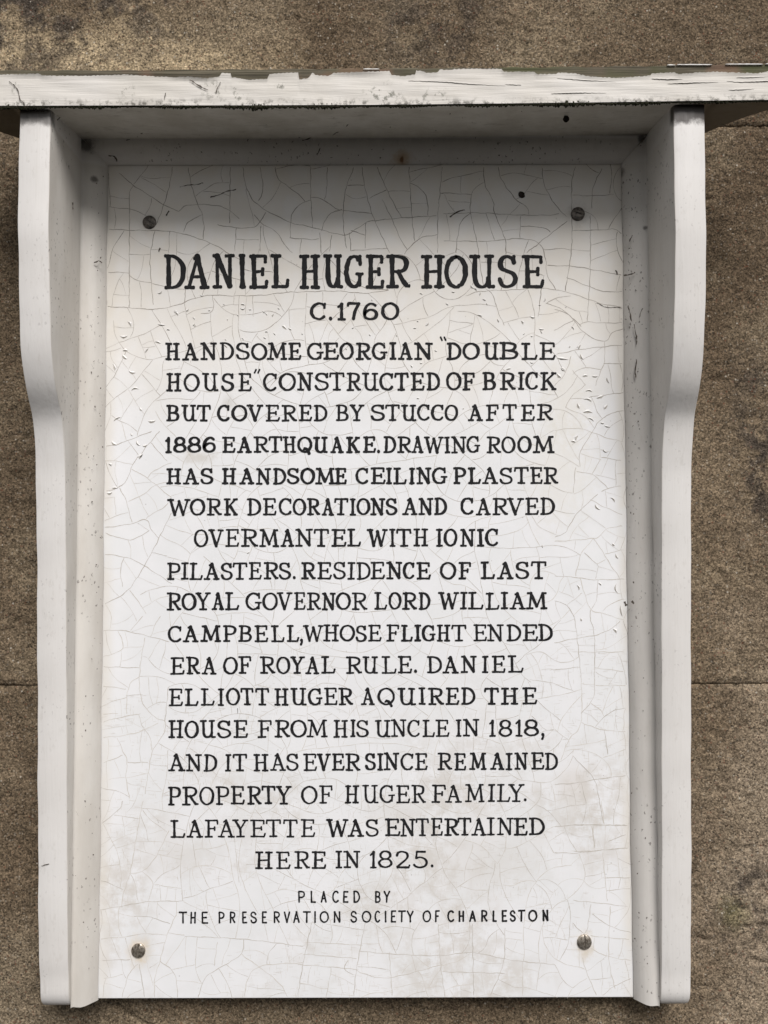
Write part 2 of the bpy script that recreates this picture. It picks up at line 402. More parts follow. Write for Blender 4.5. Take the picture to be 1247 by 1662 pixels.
# side and head mouldings: rounded bead that drops to the panel
prof=[(0,.0006),(.0006,.0022),(.0022,.0045),(.0045,.0068),(.0072,.0085),(.0100,.0096),(.0128,.0101),(.0148,.0102),(.0160,.0106),(.0166,.0116)]
def moulding_side(sgn, xp):
    w_=prof[-1][0]; mb=MB(); full=(xp-(XL if sgn<0 else XR))*(-sgn)   # width to the bracket
    pr=[(u*abs(full)/w_,h) for u,h in prof]; n=len(pr)
    nz=60; vs=[]; fs=[]
    for j in range(nz+1):
        t=j/nz
        for (u,h) in pr:
            zt=ZT+u; zb=ZB-.0005+ .0004*math.sin(u*500)-u*.02
            z=zb+(zt-zb)*t
            wob=.00025*math.sin(z*37+u*200)+.0002*math.sin(z*91)
            vs.append((xp+sgn*(u+ (wob if u<.003 else 0)), -(h), z))
    for j in range(nz):
        for i in range(n-1):
            a=j*n+i; f=(a,a+1,a+n+1,a+n); fs.append(f if sgn<0 else f[::-1])
    b=len(vs)
    for i,(u,h) in enumerate(pr): vs.append((vs[i][0],.0005,vs[i][2]))
    for i in range(n-1):
        f=(i,b+i,b+i+1,i+1); fs.append(f)
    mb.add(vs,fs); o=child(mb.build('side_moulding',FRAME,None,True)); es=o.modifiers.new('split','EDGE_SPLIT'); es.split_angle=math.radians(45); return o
ml=moulding_side(-1,XPL); mr=moulding_side(1,XPR)
mb=MB(); vs=[]; fs=[]; n=len(prof); nxx=40
wt=prof[-1][0]; sc=(.3122-ZT)/wt
for i in range(nxx+1):
    t=i/nxx
    for (u,h) in prof:
        xa=XPL-u*abs(XPL-XL)/wt; xb=XPR+u*abs(XR-XPR)/wt
        vs.append((xa+(xb-xa)*t,-h*1.02,ZT+u*sc))
for i in range(nxx):
    for j in range(n-1):
        a=i*n+j; fs.append((a,a+n,a+n+1,a+1))
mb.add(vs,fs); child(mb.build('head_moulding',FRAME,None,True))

# brackets: S-shaped front profile measured on the left one, (image y, depth)
pts=[(199,26),(380,28.4),(500,30.6),(548,32.5),(576,34.4),(604,37.4),(626,40.6),(645,44.6),(660,48.4),(671,51),(680,52.6),(698,54.2),(730,56.2),(765,57.8),(900,59.2),(1200,60.6),(1400,61.2),(1500,62.0),(1565,63.1),(1592,64.2)]
HP=[]
XO=XL-BT
for (y,x) in pts:
    lo,hi=0,.12
    for _ in range(40):
        mid=(lo+hi)/2
        # image x of the outer front corner at this depth and image row
        q=P(x,y,mid)
        if q.x< XO: lo=mid
        else: hi=mid
    HP.append((P(x,y,mid).z,mid))
HT=sum(h for z,h in HP[:3])/3; HL=HP[-4][1]
zs_=[z for z,h in HP]
prof_b=[(.3118,HT),(zs_[0],HT)]+[(z,min(h,HT)) for z,h in HP[1:]]
ZBB=P(90,1638,.012).z
R_=.0150; hl=HP[-1][1]
for i in range(0,9):
    a=i/8*math.pi/2
    prof_b.append((ZBB+R_-R_*math.sin(a)*1.0, hl-R_*.62*(1-math.cos(a))-0.0))
print('HT',HT,'HL',HL,'ZB',ZB,'ZT',ZT,[round(h,4) for z,h in HP])
def resample(p):
    out=[]
    for (a,b) in zip(p[:-1],p[1:]):
        n=max(1,int(math.hypot(b[0]-a[0],b[1]-a[1])/.004))
        for i in range(n): out.append((a[0]+(b[0]-a[0])*i/n,a[1]+(b[1]-a[1])*i/n))
    out.append(p[-1])
    s=[out[0]]+[((out[i-1][0]+out[i][0]*2+out[i+1][0])/4,(out[i-1][1]+out[i][1]*2+out[i+1][1])/4) for i in range(1,len(out)-1)]+[out[-1]]
    return s
pp=resample(prof_b)
pp_top=.3145
def bracket(xa,xb):
    mb=MB(); vs=[]; fs=[]
    n=len(pp); e=.0011
    cross=[(xa,-1),(xa,e),(xa+e*.3,e*.3),(xa+e,0),(xb-e,0),(xb-e*.3,e*.3),(xb,e),(xb,-1)]
    for (z,h) in pp:
        q_=max(0,min(1,(ZBB+.0075-z)/.0075)); ins_=.0030*(1-math.sqrt(max(0,1-q_*q_*.98))); xm=(xa+xb)/2
        for (x,k) in cross:
            x=x+(ins_ if x<xm else -ins_)
            wob=.00018*math.sin(z*61+x*40)+.00014*math.sin(z*143+x*9)
            if k==-1: vs.append((x,WY-.0012,z))
            else: vs.append((x+ (wob if abs(x-xa)<e or abs(x-xb)<e else 0),-(h-k)+wob*.5,z))
    m_=len(cross)
    for i in range(n-1):
        for j in range(m_-1):
            a=i*m_+j; fs.append((a,a+m_,a+m_+1,a+1))
        fs.append((i*m_+m_-1,(i+1)*m_+m_-1,(i+1)*m_,i*m_))
    fs.append(tuple(range(m_))); fs.append(tuple(reversed([(n-1)*m_+j for j in range(m_)])))
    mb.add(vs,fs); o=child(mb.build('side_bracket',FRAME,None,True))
    o.data.shade_smooth() if hasattr(o.data,'shade_smooth') else None
    es=o.modifiers.new('split','EDGE_SPLIT'); es.split_angle=math.radians(28)
    return o
bl=bracket(XL-BT,XL); br=bracket(XR,XR+BT)

# shelf ------------------------------------------------------------
HS=.0752
bot=[(-90,172.5),(0,172.3),(200,171.6),(400,171.5),(620,170.6),(820,168.4),(1000,166.2),(1120,164.3),(1247,162.6),(1330,161.2)]
top=[(-90,113.6),(0,113.2),(200,112.8),(400,111.4),(620,110.0),(820,108.4),(1000,106.6),(1120,104.8),(1247,102.8),(1330,101.3)]
def itp(tab,x):
    for (a,b) in zip(tab[:-1],tab[1:]):
        if x<=b[0]: return a[1]+(b[1]-a[1])*(x-a[0])/(b[0]-a[0])
    return tab[-1][1]
SLOPE=(.3116-P(620,170.6,HS).z)/(HS-.010)       # fall of the underside towards the front
def under(x_px, y_dep):                          # z of the underside at depth
    zf=P(x_px,itp(bot,x_px),HS).z
    return zf+SLOPE*(HS-y_dep)
sx=list(range(-90,1331,10))
back={}                                          # rear edge of the shelf in plan: ends cut back in a curve
cutR=[(.2238,-WY+.0005),(.2300,-.016),(.2360,-.008),(.2420,.004),(.2480,.018),(.2540,.030),(.2600,.041),(.2660,.050),(.2730,.058),(.2820,.064)]
cutL=[(-.2520,-WY+.0005),(-.2560,-.017),(-.2600,-.011),(-.2660,-.004),(-.2720,.004),(-.2790,.014),(-.2860,.026),(-.2930,.038),(-.3000,.049),(-.3100,.060)]
def back_h(x):
    if x>cutR[0][0]: return itp(cutR,x)
    if x<cutL[0][0]: return itp([(-a,b) for a,b in cutL],-x)
    return -WY+.0005
mb=MB(); vs=[]; fs=[]; cr=[]
vs_u=[]; fs_u=[]
for px in sx:
    f=P(px,itp(bot,px),HS); t=P(px,itp(top,px),HS-.0012)
    bh=back_h(f.x); zb_=f.z+SLOPE*(HS-bh)
    zt_=t.z+SLOPE*(HS-bh)*.6
    e=.0012
    j=.0003*math.sin(px*.07)+.0002*math.sin(px*.19)
    ring=[(f.x,-bh,zb_),(f.x,-(HS-e),f.z+j*.5),(f.x,-HS+.0004,f.z+e),(f.x,-HS+.0002,(f.z+t.z)/2),(t.x,-HS+.0008,t.z-e),(t.x,-(HS-.0022),t.z+j),(t.x,-bh,zt_)]
    vs+=ring; m_=len(ring)
    seg=[(f.x,-(bh+.0003+(HS-bh-.0015)*k/8),(zb_+(f.z-zb_)*k/8)-.0003) for k in range(9)]
    vs_u+=seg
n=len(sx)
for i in range(n-1):
    for j in range(m_):
        a=i*m_+j; b=i*m_+(j+1)%m_; fs.append((a,b,b+m_,a+m_))
    for j in range(8):
        a=i*9+j; fs_u.append((a,a+1,a+10,a+9))
fs.append(tuple(reversed(range(m_)))); fs.append(tuple((n-1)*m_+j for j in range(m_)))
mb.add(vs,fs); shelf=child(mb.build('shelf',WOOD))
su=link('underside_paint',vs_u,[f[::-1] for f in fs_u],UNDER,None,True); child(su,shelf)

# the skin of paint on the shelf's front edge, its upper rim eaten away
rim=[(-90,121),(0,121.2),(50,119.6),(64,119.3),(68,122.6),(120,123.2),(170,122.5),(202,121),(236,123),(269,125),(290,125.3),(306,124),(337,127),(350,125),(357,124),(359,118.6),(374,118.6),(376,125.3),(404,129.7),
     (434,128),(437,120.6),(454,118.6),(484,117.3),(486,128.7),(501,127.3),(507,117.2),(513,122),(535,123),(541,118.6),(595,116.2),(632,115.2),(636,122),(656,124),(674,120.5),(676,114.6),(684,115),(693,118),(710,118),
     (714,112.8),(733,113.8),(738,111.9),(814,111.6),(818,116.4),(868,116.4),(871,120.5),(904,119.8),(907,118),(933,119),(957,124),(998,126.7),(1042,124),(1055,122.6),(1058,119),(1097,117.4),(1101,120.5),(1128,118),(1162,116.4),(1200,118),(1231,119),(1247,115.7),(1330,116)]
vs=[]; fs=[]; xs=np.arange(-90,1330.1,2.0); NR=10
for i,x in enumerate(xs):
    yb=itp(bot,x)-.6; yt=itp(rim,x)+random.uniform(-.5,.5)+.7*math.sin(x*.9)*.5
    lift=.0004+.0005*max(0,math.sin(x*.035)*math.sin(x*.011+1))
    for k in range(NR+1):
        t=k/NR; y=yb+(yt-yb)*t
        thick=.00045+(lift if k==NR else 0)+.00012*math.sin(x*.05+k)
        q=P(x,y,HS+thick); vs.append((q.x,-HS-thick,q.z))
    q=P(x,yt,HS); vs.append((q.x,-HS+.0009,q.z+.0001))
m_=NR+2
for i in range(len(xs)-1):
    for k in range(m_-1):
        a=i*m_+k; fs.append((a,a+m_,a+m_+1,a+1))
sk=link('front_paint',vs,fs,SPAINT,None,True); child(sk,shelf)
es=sk.modifiers.new('split','EDGE_SPLIT'); es.split_angle=math.radians(40)

# curling lips of paint: upper side stuck, lower side lifted clear
def lip(mbx, pts, h0, hgt, lift):
    xs_=[p[0] for p in pts]; a,b=xs_[0],xs_[-1]; n=max(4,int(abs(b-a)/2.5)); vs=[]; fs=[]
    for i in range(n+1):
        x=a+(b-a)*i/n; y=itp(pts,x)+random.uniform(-.35,.35); e=math.sin(math.pi*i/n)**.8*random.uniform(.6,1.15)
        t1=P(x,y-hgt*(.3+.7*e),h0+.0001); b1=P(x,y,h0+.00015+lift*e)
        mid=P(x,y-hgt*.4*(.3+.7*e),h0+.0001+lift*.45*e)
        vs+=[tuple(t1),tuple(mid),tuple(b1),(b1.x,b1.y+.00035,b1.z+.0002),(t1.x,t1.y+.0006,t1.z)]
    for i in range(n):
        for j in range(4):
            q=i*5+j; fs.append((q,q+1,q+6,q+5))
    mbx.add(vs,fs)
lips=[[(663,131),(723,133),(764,136.5),(820,139.5)],[(820,137),(846,138)],[(871,135),(905,136.5),(923,139)],[(895,152),(940,150.5),(984,151)],[(1004,155.5),(1040,155),(1080,154.6)],
      [(1058,128),(1085,129),(1108,128.5)],[(1084,136.3),(1120,134.6),(1166,133.6)],[(1180,131.8),(1200,133.4),(1247,131.5),(1300,131)],[(1183,146.4),(1205,145.2),(1224,144.6)],[(830,142.5),(880,141),(930,142)],
      [(905,127),(945,130),(1000,133)],[(960,138),(1010,137)],[(1196,126),(1225,125.5),(1247,124.5)],[(240,126.5),(262,126.8),(288,126)],[(560,131),(610,129),(640,130)],[(1130,124),(1160,125),(1190,124)],[(880,158),(930,159),(965,158)],[(950,147),(985,146)]]
lips=[l for l in lips if l[0][0] in (663,1058,1084,1180,1183,905,895,820,1196)]
mb=MB()
for l in lips: lip(mb,l,HS+.0005,random.uniform(1.4,2.8),random.uniform(.00010,.00030))
o=mb.build('peeling_paint',SPAINT,None,True); o['kind']='stuff'; child(o,shelf)
# paint left on the upper arris
for (a,b,yy) in ((1083,1097,105.2),(1099,1156,104.6),(1178,1239,103.9),(1243,1300,103.4),(590,616,111.6)):
    vs=[]; fs=[]; n=int((b-a)/4)+1
    for i in range(n+1):
        x=a+(b-a)*i/n; w_=.5*min(1,math.sin(math.pi*i/n)*4)*random.uniform(.5,1.2)+.1
        q=P(x,yy-w_+random.uniform(-.15,.15),HS+.0002); r=P(x,yy+w_*.7,HS+.0004)
        vs+=[tuple(q),tuple(r),(r.x,r.y+.002,r.z),(q.x,q.y+.002,q.z)]
    for i in range(n):
        for j in range(4):
            c=i*4+j; d=i*4+(j+1)%4; fs.append((c,d,d+4,c+4))
    fs+= [(3,2,1,0),tuple(n*4+j for j in range(4))]
    child(link('arris_paint',vs,fs,FLAKE),shelf)
# mould growing along the lower arris
vs=[];fs=[]; xs=np.arange(-90,1330,1.6); K=7
for i,x in enumerate(xs):
    f=P(x,itp(bot,x)+.2,HS)
    r=.00125*(1+.35*math.sin(x*.05)+.3*math.sin(x*.013+2))*random.uniform(.55,1.45)
    cz=f.z-.0002+random.uniform(-.0003,.0003)
    for k in range(K):
        a=2*math.pi*k/K; rr=r*random.uniform(.7,1.3)
        vs.append((f.x+random.uniform(-.0003,.0003),-HS+.0006+rr*.55*math.cos(a),cz+rr*math.sin(a)))
for i in range(len(xs)-1):
    for k in range(K):
        a=i*K+k; b=i*K+(k+1)%K; fs.append((a,b,b+K,a+K))
o=link('mould_line',vs,fs,MOULD); o['kind']='stuff'; child(o,shelf)

# screws -----------------------------------------------------------
def screw(px,py,R,ang,mat,dome=.0013):
    c=P(px,py); mb=MB(); ws=.00065
    for s in (-1,1):
        rows_=8; colsn=14; vs=[]; fs=[]
        for j in range(rows_+1):
            v_=ws+(R-ws)*math.sin(math.pi/2*j/rows_)*.9999; half=math.sqrt(max(R*R-v_*v_,1e-12))
            for i in range(colsn+1):
                u=half*math.sin(math.pi/2*(2*i/colsn-1)); q=min(1,(u*u+v_*v_)/(R*R)); vs.append((u,s*v_,.0006+dome*math.sqrt(max(0,1-q*.96))))
        for j in range(rows_):
            for i in range(colsn):
                a=j*(colsn+1)+i; f=(a,a+1,a+colsn+2,a+colsn+1); fs.append(f if s>0 else f[::-1])
        # slot wall
        b=len(vs)
        for i in range(colsn+1): vs.append((vs[i][0],s*ws,.0007))
        for i in range(colsn): f=(i,b+i,b+i+1,i+1); fs.append(f if s>0 else f[::-1])
        mb.add(vs,fs)
    # slot floor and rim
    n=28; vs=[(0,0,.0009)]+[(R*math.cos(2*math.pi*i/n),R*math.sin(2*math.pi*i/n),.0009) for i in range(n)]+[(R*1.03*math.cos(2*math.pi*i/n),R*1.03*math.sin(2*math.pi*i/n),-.0002) for i in range(n)]
    fs=[(0,i+1,(i+1)%n+1) for i in range(n)]+[(i+1,n+i+1,n+(i+1)%n+1,(i+1)%n+1) for i in range(n)]
    mb.add(vs,fs)
    ca,sa=math.cos(ang),math.sin(ang)
    mb.v=[(c.x+x*ca-y*sa,-z,c.z+x*sa+y*ca) for x,y,z in mb.v]
    o=mb.build('screw',mat,None,True); es=o.modifiers.new('split','EDGE_SPLIT'); es.split_angle=math.radians(35)
    return child(o)
s1=screw(243,361,.0051,math.radians(-32),SCREWD); s1['label']='dulled slotted screw at the upper left of the panel'
s2=screw(938,347.5,.0053,math.radians(-20),SCREWD,.0011); s2['label']='nearly black slotted screw at the upper right of the panel'
s3=screw(225,1542.5,.0052,math.radians(82),SCREW); s3['label']='shiny slotted screw at the lower left of the panel'
s4=screw(948.5,1528.5,.0054,math.radians(88),SCREW); s4['label']='shiny slotted screw at the lower right of the panel'
def disc(name,px,py,h,r,mat,z=.0002,parent=plaque,n=12,jit=.15,under_=False):
    c=P(px,py,h); vs=[(c.x,c.y-z*1.6,c.z)]
    for i in range(n):
        a=2*math.pi*i/n; rr=r*random.uniform(1-jit,1+jit); vs.append((c.x+rr*math.cos(a),c.y-z*.6,c.z+rr*math.sin(a)))
    fs=[(0,i+1,(i+1)%n+1) for i in range(n)]
    return child(link(name,vs,fs,mat),parent)
disc('nail_head',847,316,0,.0026,HOLE,.0004)


# ------------------------------------------------------------------ crackle in the enamel
S=.2406
def T(ox,oy,s,*lines): return [[(ox+x*s,oy+y*s) for x,y in l] for l in lines]
seed_lines = []
seed_lines += T(160,230,S,
 [(70,590),(200,597),(350,600),(480,605),(620,635),(780,695),(880,755),(960,800)],
 [(60,1112),(200,1120),(380,1130),(520,1105),(640,1060),(760,1035),(900,1040),(1100,1035),(1247,1018),(1400,1012),(1620,1008),(1800,1022),(1960,1000)],
 [(500,170),(480,290),(440,430),(390,560)],[(605,175),(630,300),(665,410),(700,490),(712,580),(705,660)],[(140,210),(230,290),(340,360),(440,425),(540,470)],
 [(975,170),(990,280),(1040,390),(1140,470),(1247,520),(1290,545),(1450,580),(1620,625),(1690,620),(1810,545),(1890,530),(2040,515),(2280,500)],
 [(890,170),(885,550)],[(1090,170),(1110,320),(1080,400)],[(235,295),(210,350),(210,450),(208,1120)],[(70,440),(210,455)],[(540,470),(600,430),(740,425),(860,450),(950,520)],
 [(800,560),(930,580),(1060,570),(1130,475)],[(480,605),(475,750)],[(930,580),(920,740)],[(1095,570),(1090,740)],[(700,490),(600,550),(575,610)],[(380,600),(350,760),(350,860),(370,1100)],[(66,880),(210,885)],[(580,1080),(590,990)],[(770,1035),(770,1140),(690,1160)],[(1040,1035),(1045,1180)],
 [(930,660),(1085,662)],[(1050,490),(1100,550),(1200,610),(1260,700),(1310,750)])
seed_lines += T(440,230,S,
 [(30,170),(50,250),(180,350),(230,405)],[(268,170),(270,400),(282,580)],[(380,170),(375,330),(360,390)],[(560,175),(510,300),(490,430),(490,580),(510,720)],
 [(615,170),(630,290),(680,480),(740,620),(800,750)],[(715,170),(780,320),(830,420),(880,510)],[(750,390),(820,530),(870,650),(920,730)],[(930,170),(940,310),(950,500),(970,670)],
 [(1155,170),(1140,340),(1125,520),(1125,750)],[(270,375),(350,390),(450,455),(600,475),(680,485)],[(940,280),(1000,310),(1050,380),(1060,500)],[(130,650),(140,500),(200,420),(270,395)],
 [(340,600),(385,500),(480,455)],[(1125,628),(1010,650),(930,720),(900,760)],[(1140,345),(1247,350),(1355,358)],[(515,295),(630,292)],[(665,380),(780,325)],[(530,610),(540,740)],[(640,545),(635,720)],[(540,735),(790,718)],
 [(410,630),(395,740)],[(330,610),(340,755)],[(130,650),(205,655),(280,660),(325,655)],[(205,655),(195,755)],[(540,600),(640,630)])
seed_lines += T(720,230,S,
 [(270,170),(280,290),(335,400),(345,480),(415,660),(420,760)],[(270,275),(200,330),(180,450),(195,540),(230,700),(270,960),(330,1030),(370,1150),(410,1240)],[(370,170),(390,250),(480,380),(560,440),(575,490)],
 [(665,175),(680,290),(750,420),(830,505)],[(0,485),(240,480),(500,495),(720,495),(780,485)],[(890,170),(865,300),(865,700),(820,1010)],[(560,750),(700,640),(835,535)],[(1070,180),(1010,310),(1000,450)],
 [(870,600),(1060,595),(1150,590),(1200,620)],[(700,835),(860,840),(990,860),(1200,900)],[(830,915),(940,960),(1080,1010),(1205,1010)],[(520,500),(515,650)],[(520,570),(670,580),(720,610)],
 [(420,660),(540,655),(650,690),(690,800),(700,900),(760,1000)],[(990,500),(990,860),(970,1210)],[(0,670),(230,672)],[(150,1040),(250,1010),(450,1000),(670,990),(850,1020),(1060,1090),(1200,1115)],
 [(690,1090),(780,1050),(860,1040)],[(640,1180),(660,1000),(680,900)],[(690,1090),(780,1120),(860,1180),(930,1247)],[(870,360),(1000,365),(1150,355)],[(185,480),(120,540),(90,680),(85,750)])
s2_=.1806
seed_lines += T(900,500,s2_,
 [(0,10),(130,60),(220,170),(310,250),(450,300),(520,225),(620,185)],[(15,415),(250,370),(610,330)],[(230,145),(300,125),(450,135),(610,130)],[(450,300),(450,480),(410,580),(370,700)],[(160,600),(250,540),(420,550)],
 [(310,800),(430,785),(620,760)],[(390,1030),(500,950),(640,920)],[(390,1030),(300,1180),(230,1300),(230,1430)],[(0,700),(100,580),(150,430)],[(100,900),(150,800),(280,690)],[(0,1100),(200,1080),(350,1120),(480,1170),(620,1200)],
 [(240,1310),(420,1365)],[(420,1340),(600,1370)],[(440,500),(610,498)],[(160,560),(280,690)],[(410,1365),(340,1490)],[(200,1470),(350,1500),(480,1620)],[(420,1650),(500,1615),(600,1600)],[(190,1430),(170,1662)],[(0,200),(170,110)])
seed_lines += T(900,800,s2_,
 [(0,400),(100,350),(200,190),(390,10)],[(320,60),(480,140),(610,195)],[(0,435),(180,425),(330,410),(390,400),(480,320),(610,298)],[(350,410),(430,520),(480,610),(590,770)],[(240,540),(350,410)],[(240,540),(200,700),(190,750)],
 [(0,745),(200,760),(350,780),(630,775)],[(270,540),(380,640),(390,680),(370,770)],[(230,760),(270,900),(330,1050),(430,1080),(630,1145)],[(430,1060),(540,980),(630,955)],[(180,1120),(210,1350),(240,1662)],[(330,1050),(320,1110),(360,1300),(360,1662)],
 [(0,1350),(180,1310),(400,1270),(540,1200),(590,1150)],[(210,1430),(630,1430)],[(450,550),(620,510)],[(180,190),(0,160)],[(0,970),(110,1010),(180,1120)],[(110,1010),(250,900)],[(380,640),(460,600)],[(0,1590),(230,1565)],[(360,1570),(620,1605)])
seed_lines += T(900,1100,s2_,
 [(240,0),(240,400),(130,560),(60,740)],[(360,0),(350,180),(240,320)],[(240,400),(420,465),(640,485)],[(330,225),(420,300),(450,350)],[(370,440),(450,350),(540,295),(640,270)],[(0,960),(200,945),(370,915),(640,880)],
 [(160,700),(280,820),(360,920),(400,1080),(440,1310)],[(440,720),(640,645)],[(0,1340),(200,1325),(640,1325)],[(0,1570),(200,1575),(400,1550),(640,1530)],[(0,465),(130,560)],[(370,70),(640,68)],[(450,470),(480,690)],[(345,1325),(360,1530)],[(480,1470),(640,1410)])
seed_lines += T(120,700,s2_,
 [(290,135),(380,120),(480,85),(700,0)],[(770,0),(620,180),(530,300),(480,430),(400,505),(290,535)],[(280,262),(400,270),(530,300)],[(520,340),(660,420),(880,600)],[(880,280),(730,350),(660,420)],[(410,510),(470,620),(500,740),(525,820)],
 [(280,865),(500,835),(650,795),(700,890),(765,960)],[(880,730),(800,890),(700,1090),(560,1330),(450,1460),(280,1550)],[(490,630),(620,570),(740,480),(830,460)],[(280,1105),(480,1135),(620,1200),(880,1370)],[(500,1430),(560,1500),(650,1640)],
 [(280,805),(380,760),(490,730)],[(650,795),(660,770),(800,690),(850,640)],[(365,590),(380,750)],[(280,915),(440,965),(540,970),(680,890)],[(450,1140),(420,1250),(440,1400)],[(700,1090),(840,1120)],[(490,90),(580,210)],[(690,100),(840,270)])
seed_lines += T(120,1000,s2_,
 [(265,130),(440,130),(690,185),(860,230)],[(640,190),(600,430),(590,640),(630,800),(740,915),(820,950),(810,1050),(710,1210),(680,1350),(640,1600)],[(590,545),(520,590),(480,700),(475,880)],[(265,455),(590,465)],[(265,628),(470,655)],
 [(265,950),(400,915),(600,875)],[(265,1090),(540,1055),(760,960)],[(390,1090),(440,1210),(480,1300),(470,1450),(500,1640)],[(480,1315),(670,1315)],[(265,880),(400,875)],[(400,135),(440,290),(265,365)],[(690,185),(740,60),(780,0)],[(510,130),(620,0)],[(820,950),(850,640)],[(265,1320),(440,1250)],[(470,715),(620,705)])
seed_lines += T(300,1380,.48115,
 [(0,290),(200,300),(400,325)],[(430,240),(400,380),(380,500)],[(610,240),(580,400),(570,500)],[(855,250),(865,400),(880,500)],[(970,250),(975,490)],[(590,340),(700,350),(860,355),(970,345),(1100,370),(1247,385)],[(380,385),(560,400),(600,415),(690,430),(870,385)],
 [(1080,260),(1075,380),(1030,490)],[(1140,375),(1140,490)],[(400,350),(580,365)],[(410,310),(600,320)],[(870,410),(1080,415)],[(690,345),(700,490)],[(45,500),(70,430),(130,390),(190,350),(200,300)],[(200,500),(215,430),(260,390),(400,380)],[(110,310),(100,390)],[(550,370),(540,400),(570,420)],[(190,350),(310,440),(350,500)])
seed_lines += T(0,1300,.24058,
 [(965,0),(920,250),(880,480),(830,640),(825,720)],[(690,150),(800,60),(830,0)],[(670,735),(820,710),(1000,680),(1247,675)],[(1190,680),(1190,760),(1130,900),(1080,1080),(1045,1200),(1045,1340)],[(900,780),(1000,780),(1150,830)],[(690,1075),(880,1070)],[(700,1200),(830,1170)],
 [(930,1100),(870,1170),(820,1340)],[(1080,1080),(1180,1170),(1200,1340)],[(680,930),(800,920)],[(870,485),(960,475),(1050,380),(1140,200)],[(960,475),(1030,550),(1000,680)],[(1130,890),(1247,905)],[(940,1100),(980,1340)],[(670,540),(730,550),(830,600)])
seed_lines += T(930,1300,.2542,
 [(0,150),(350,155)],[(180,0),(200,150)],[(0,320),(120,320),(350,300)],[(190,330),(220,640)],[(0,635),(200,655),(350,675)],[(110,860),(360,885)],[(110,940),(220,990),(370,1020)],[(115,660),(95,800),(75,850)],[(120,720),(240,800),(370,840)],[(60,1000),(90,1100),(150,1240)],
 [(240,670),(230,1000),(270,1200)],[(190,1240),(270,1180),(370,1135)],[(370,490),(190,490)],[(0,780),(70,850)],[(0,1190),(90,1130)],[(120,160),(140,300)])
PX0,PX1,PY0,PY1=150,1036,262,1624
OCC=np.zeros((PY1-PY0+40,PX1-PX0+40),bool)
def left_edge(y): return P2X[0](y)
qTL=(176.5,268);
def inside(x,y):
    if y<266 or y>1619: return False
    xl=176.5-(y-268)*16.5/1352; xr=1009+(y-268)*19/1352
    return xl<x<xr
def mark(pts):
    for (a,b) in zip(pts[:-1],pts[1:]):
        n=int(max(abs(b[0]-a[0]),abs(b[1]-a[1])))+1
        for i in range(n+1):
            x=a[0]+(b[0]-a[0])*i/n-PX0; y=a[1]+(b[1]-a[1])*i/n-PY0
            if 0<=x<OCC.shape[1]-1 and 0<=y<OCC.shape[0]-1: OCC[int(y),int(x)]=True
cracks=[]
def wiggle(pl,amp=.9):
    out=[]; ph=random.random()*9; s=0
    # catmull-rom
    q=[pl[0]]+pl+[pl[-1]]
    for i in range(1,len(q)-2):
        p0,p1,p2,p3=q[i-1],q[i],q[i+1],q[i+2]; L=math.hypot(p2[0]-p1[0],p2[1]-p1[1]); n=max(1,int(L/3))
        for k in range(n):
            t=k/n; f=[.5*((2*p1[j])+(-p0[j]+p2[j])*t+(2*p0[j]-5*p1[j]+4*p2[j]-p3[j])*t*t+(-p0[j]+3*p1[j]-3*p2[j]+p3[j])*t**3) for j in (0,1)]
            out.append([f[0]+amp*math.sin(s*.31+ph)*.5+random.uniform(-.3,.3)*amp, f[1]+amp*math.cos(s*.23+ph*2)*.5+random.uniform(-.3,.3)*amp]); s+=L/n
    out.append(list(q[-1])); return out
for l in seed_lines:
    wl=[p for p in wiggle(l) if inside(*p)]
    if len(wl)>2: cracks.append((wl,1.0)); mark(wl)
def near(x,y,r):
    xi=int(x-PX0); yi=int(y-PY0); r=int(r)
    sub=OCC[max(0,yi-r):yi+r+1, max(0,xi-r):xi+r+1]
    return sub
def grow(x,y,ang,curv,maxl,jog=.05):
    pts=[(x,y)]; L=0
    while L<maxl:
        ang+=curv+random.gauss(0,jog); x+=2*math.cos(ang); y+=2*math.sin(ang); L+=2
        pts.append((x,y))
        if not inside(x,y): break
        if L>3 and near(x,y,1).any(): break
    return pts
def fill(n, rfun, wt, reg=None, maxl=110, frac=1.0):
    for _ in range(n):
        y=random.uniform(268,1618); x=random.uniform(162,1026)
        if not inside(x,y): continue
        if reg and not reg(x,y): continue
        r=rfun(x,y)*random.uniform(.75,1.35)
        if near(x,y,r).any(): continue
        R2=int(r*3+8); sub=near(x,y,R2); ys,xs_=np.nonzero(sub)
        if len(xs_):
            x0=max(0,int(x-PX0)-R2); y0=max(0,int(y-PY0)-R2)
            dx=xs_+x0+PX0-x; dy=ys+y0+PY0-y; j=int(np.argmin(dx*dx+dy*dy)); ang=math.atan2(dy[j],dx[j])+random.gauss(0,.2)
        else: ang=random.choice((0,math.pi/2))+random.gauss(0,.35)
        c=random.gauss(0,.022)
        a=grow(x,y,ang,c,maxl*frac); b=grow(x,y,ang+math.pi,c if random.random()<.5 else -c,maxl*frac)
        pl=a[::-1]+b[1:]
        if len(pl)<4: continue
        cracks.append((pl,wt)); mark(pl)
def r1(x,y): return (13.5 if y<480 else 10.5 if y<700 else 9.5 if y<1150 else 10)
fill(5000,lambda x,y:r1(x,y)*1.35,.75,maxl=170)
fill(9000,r1,.50,maxl=80)
fill(5000,lambda x,y:r1(x,y)*.62,.34,lambda x,y:vnoise(np.array(x*.017),np.array(y*.017+8))>.5-(y>1150)*.12+(y<480)*.15,maxl=40)
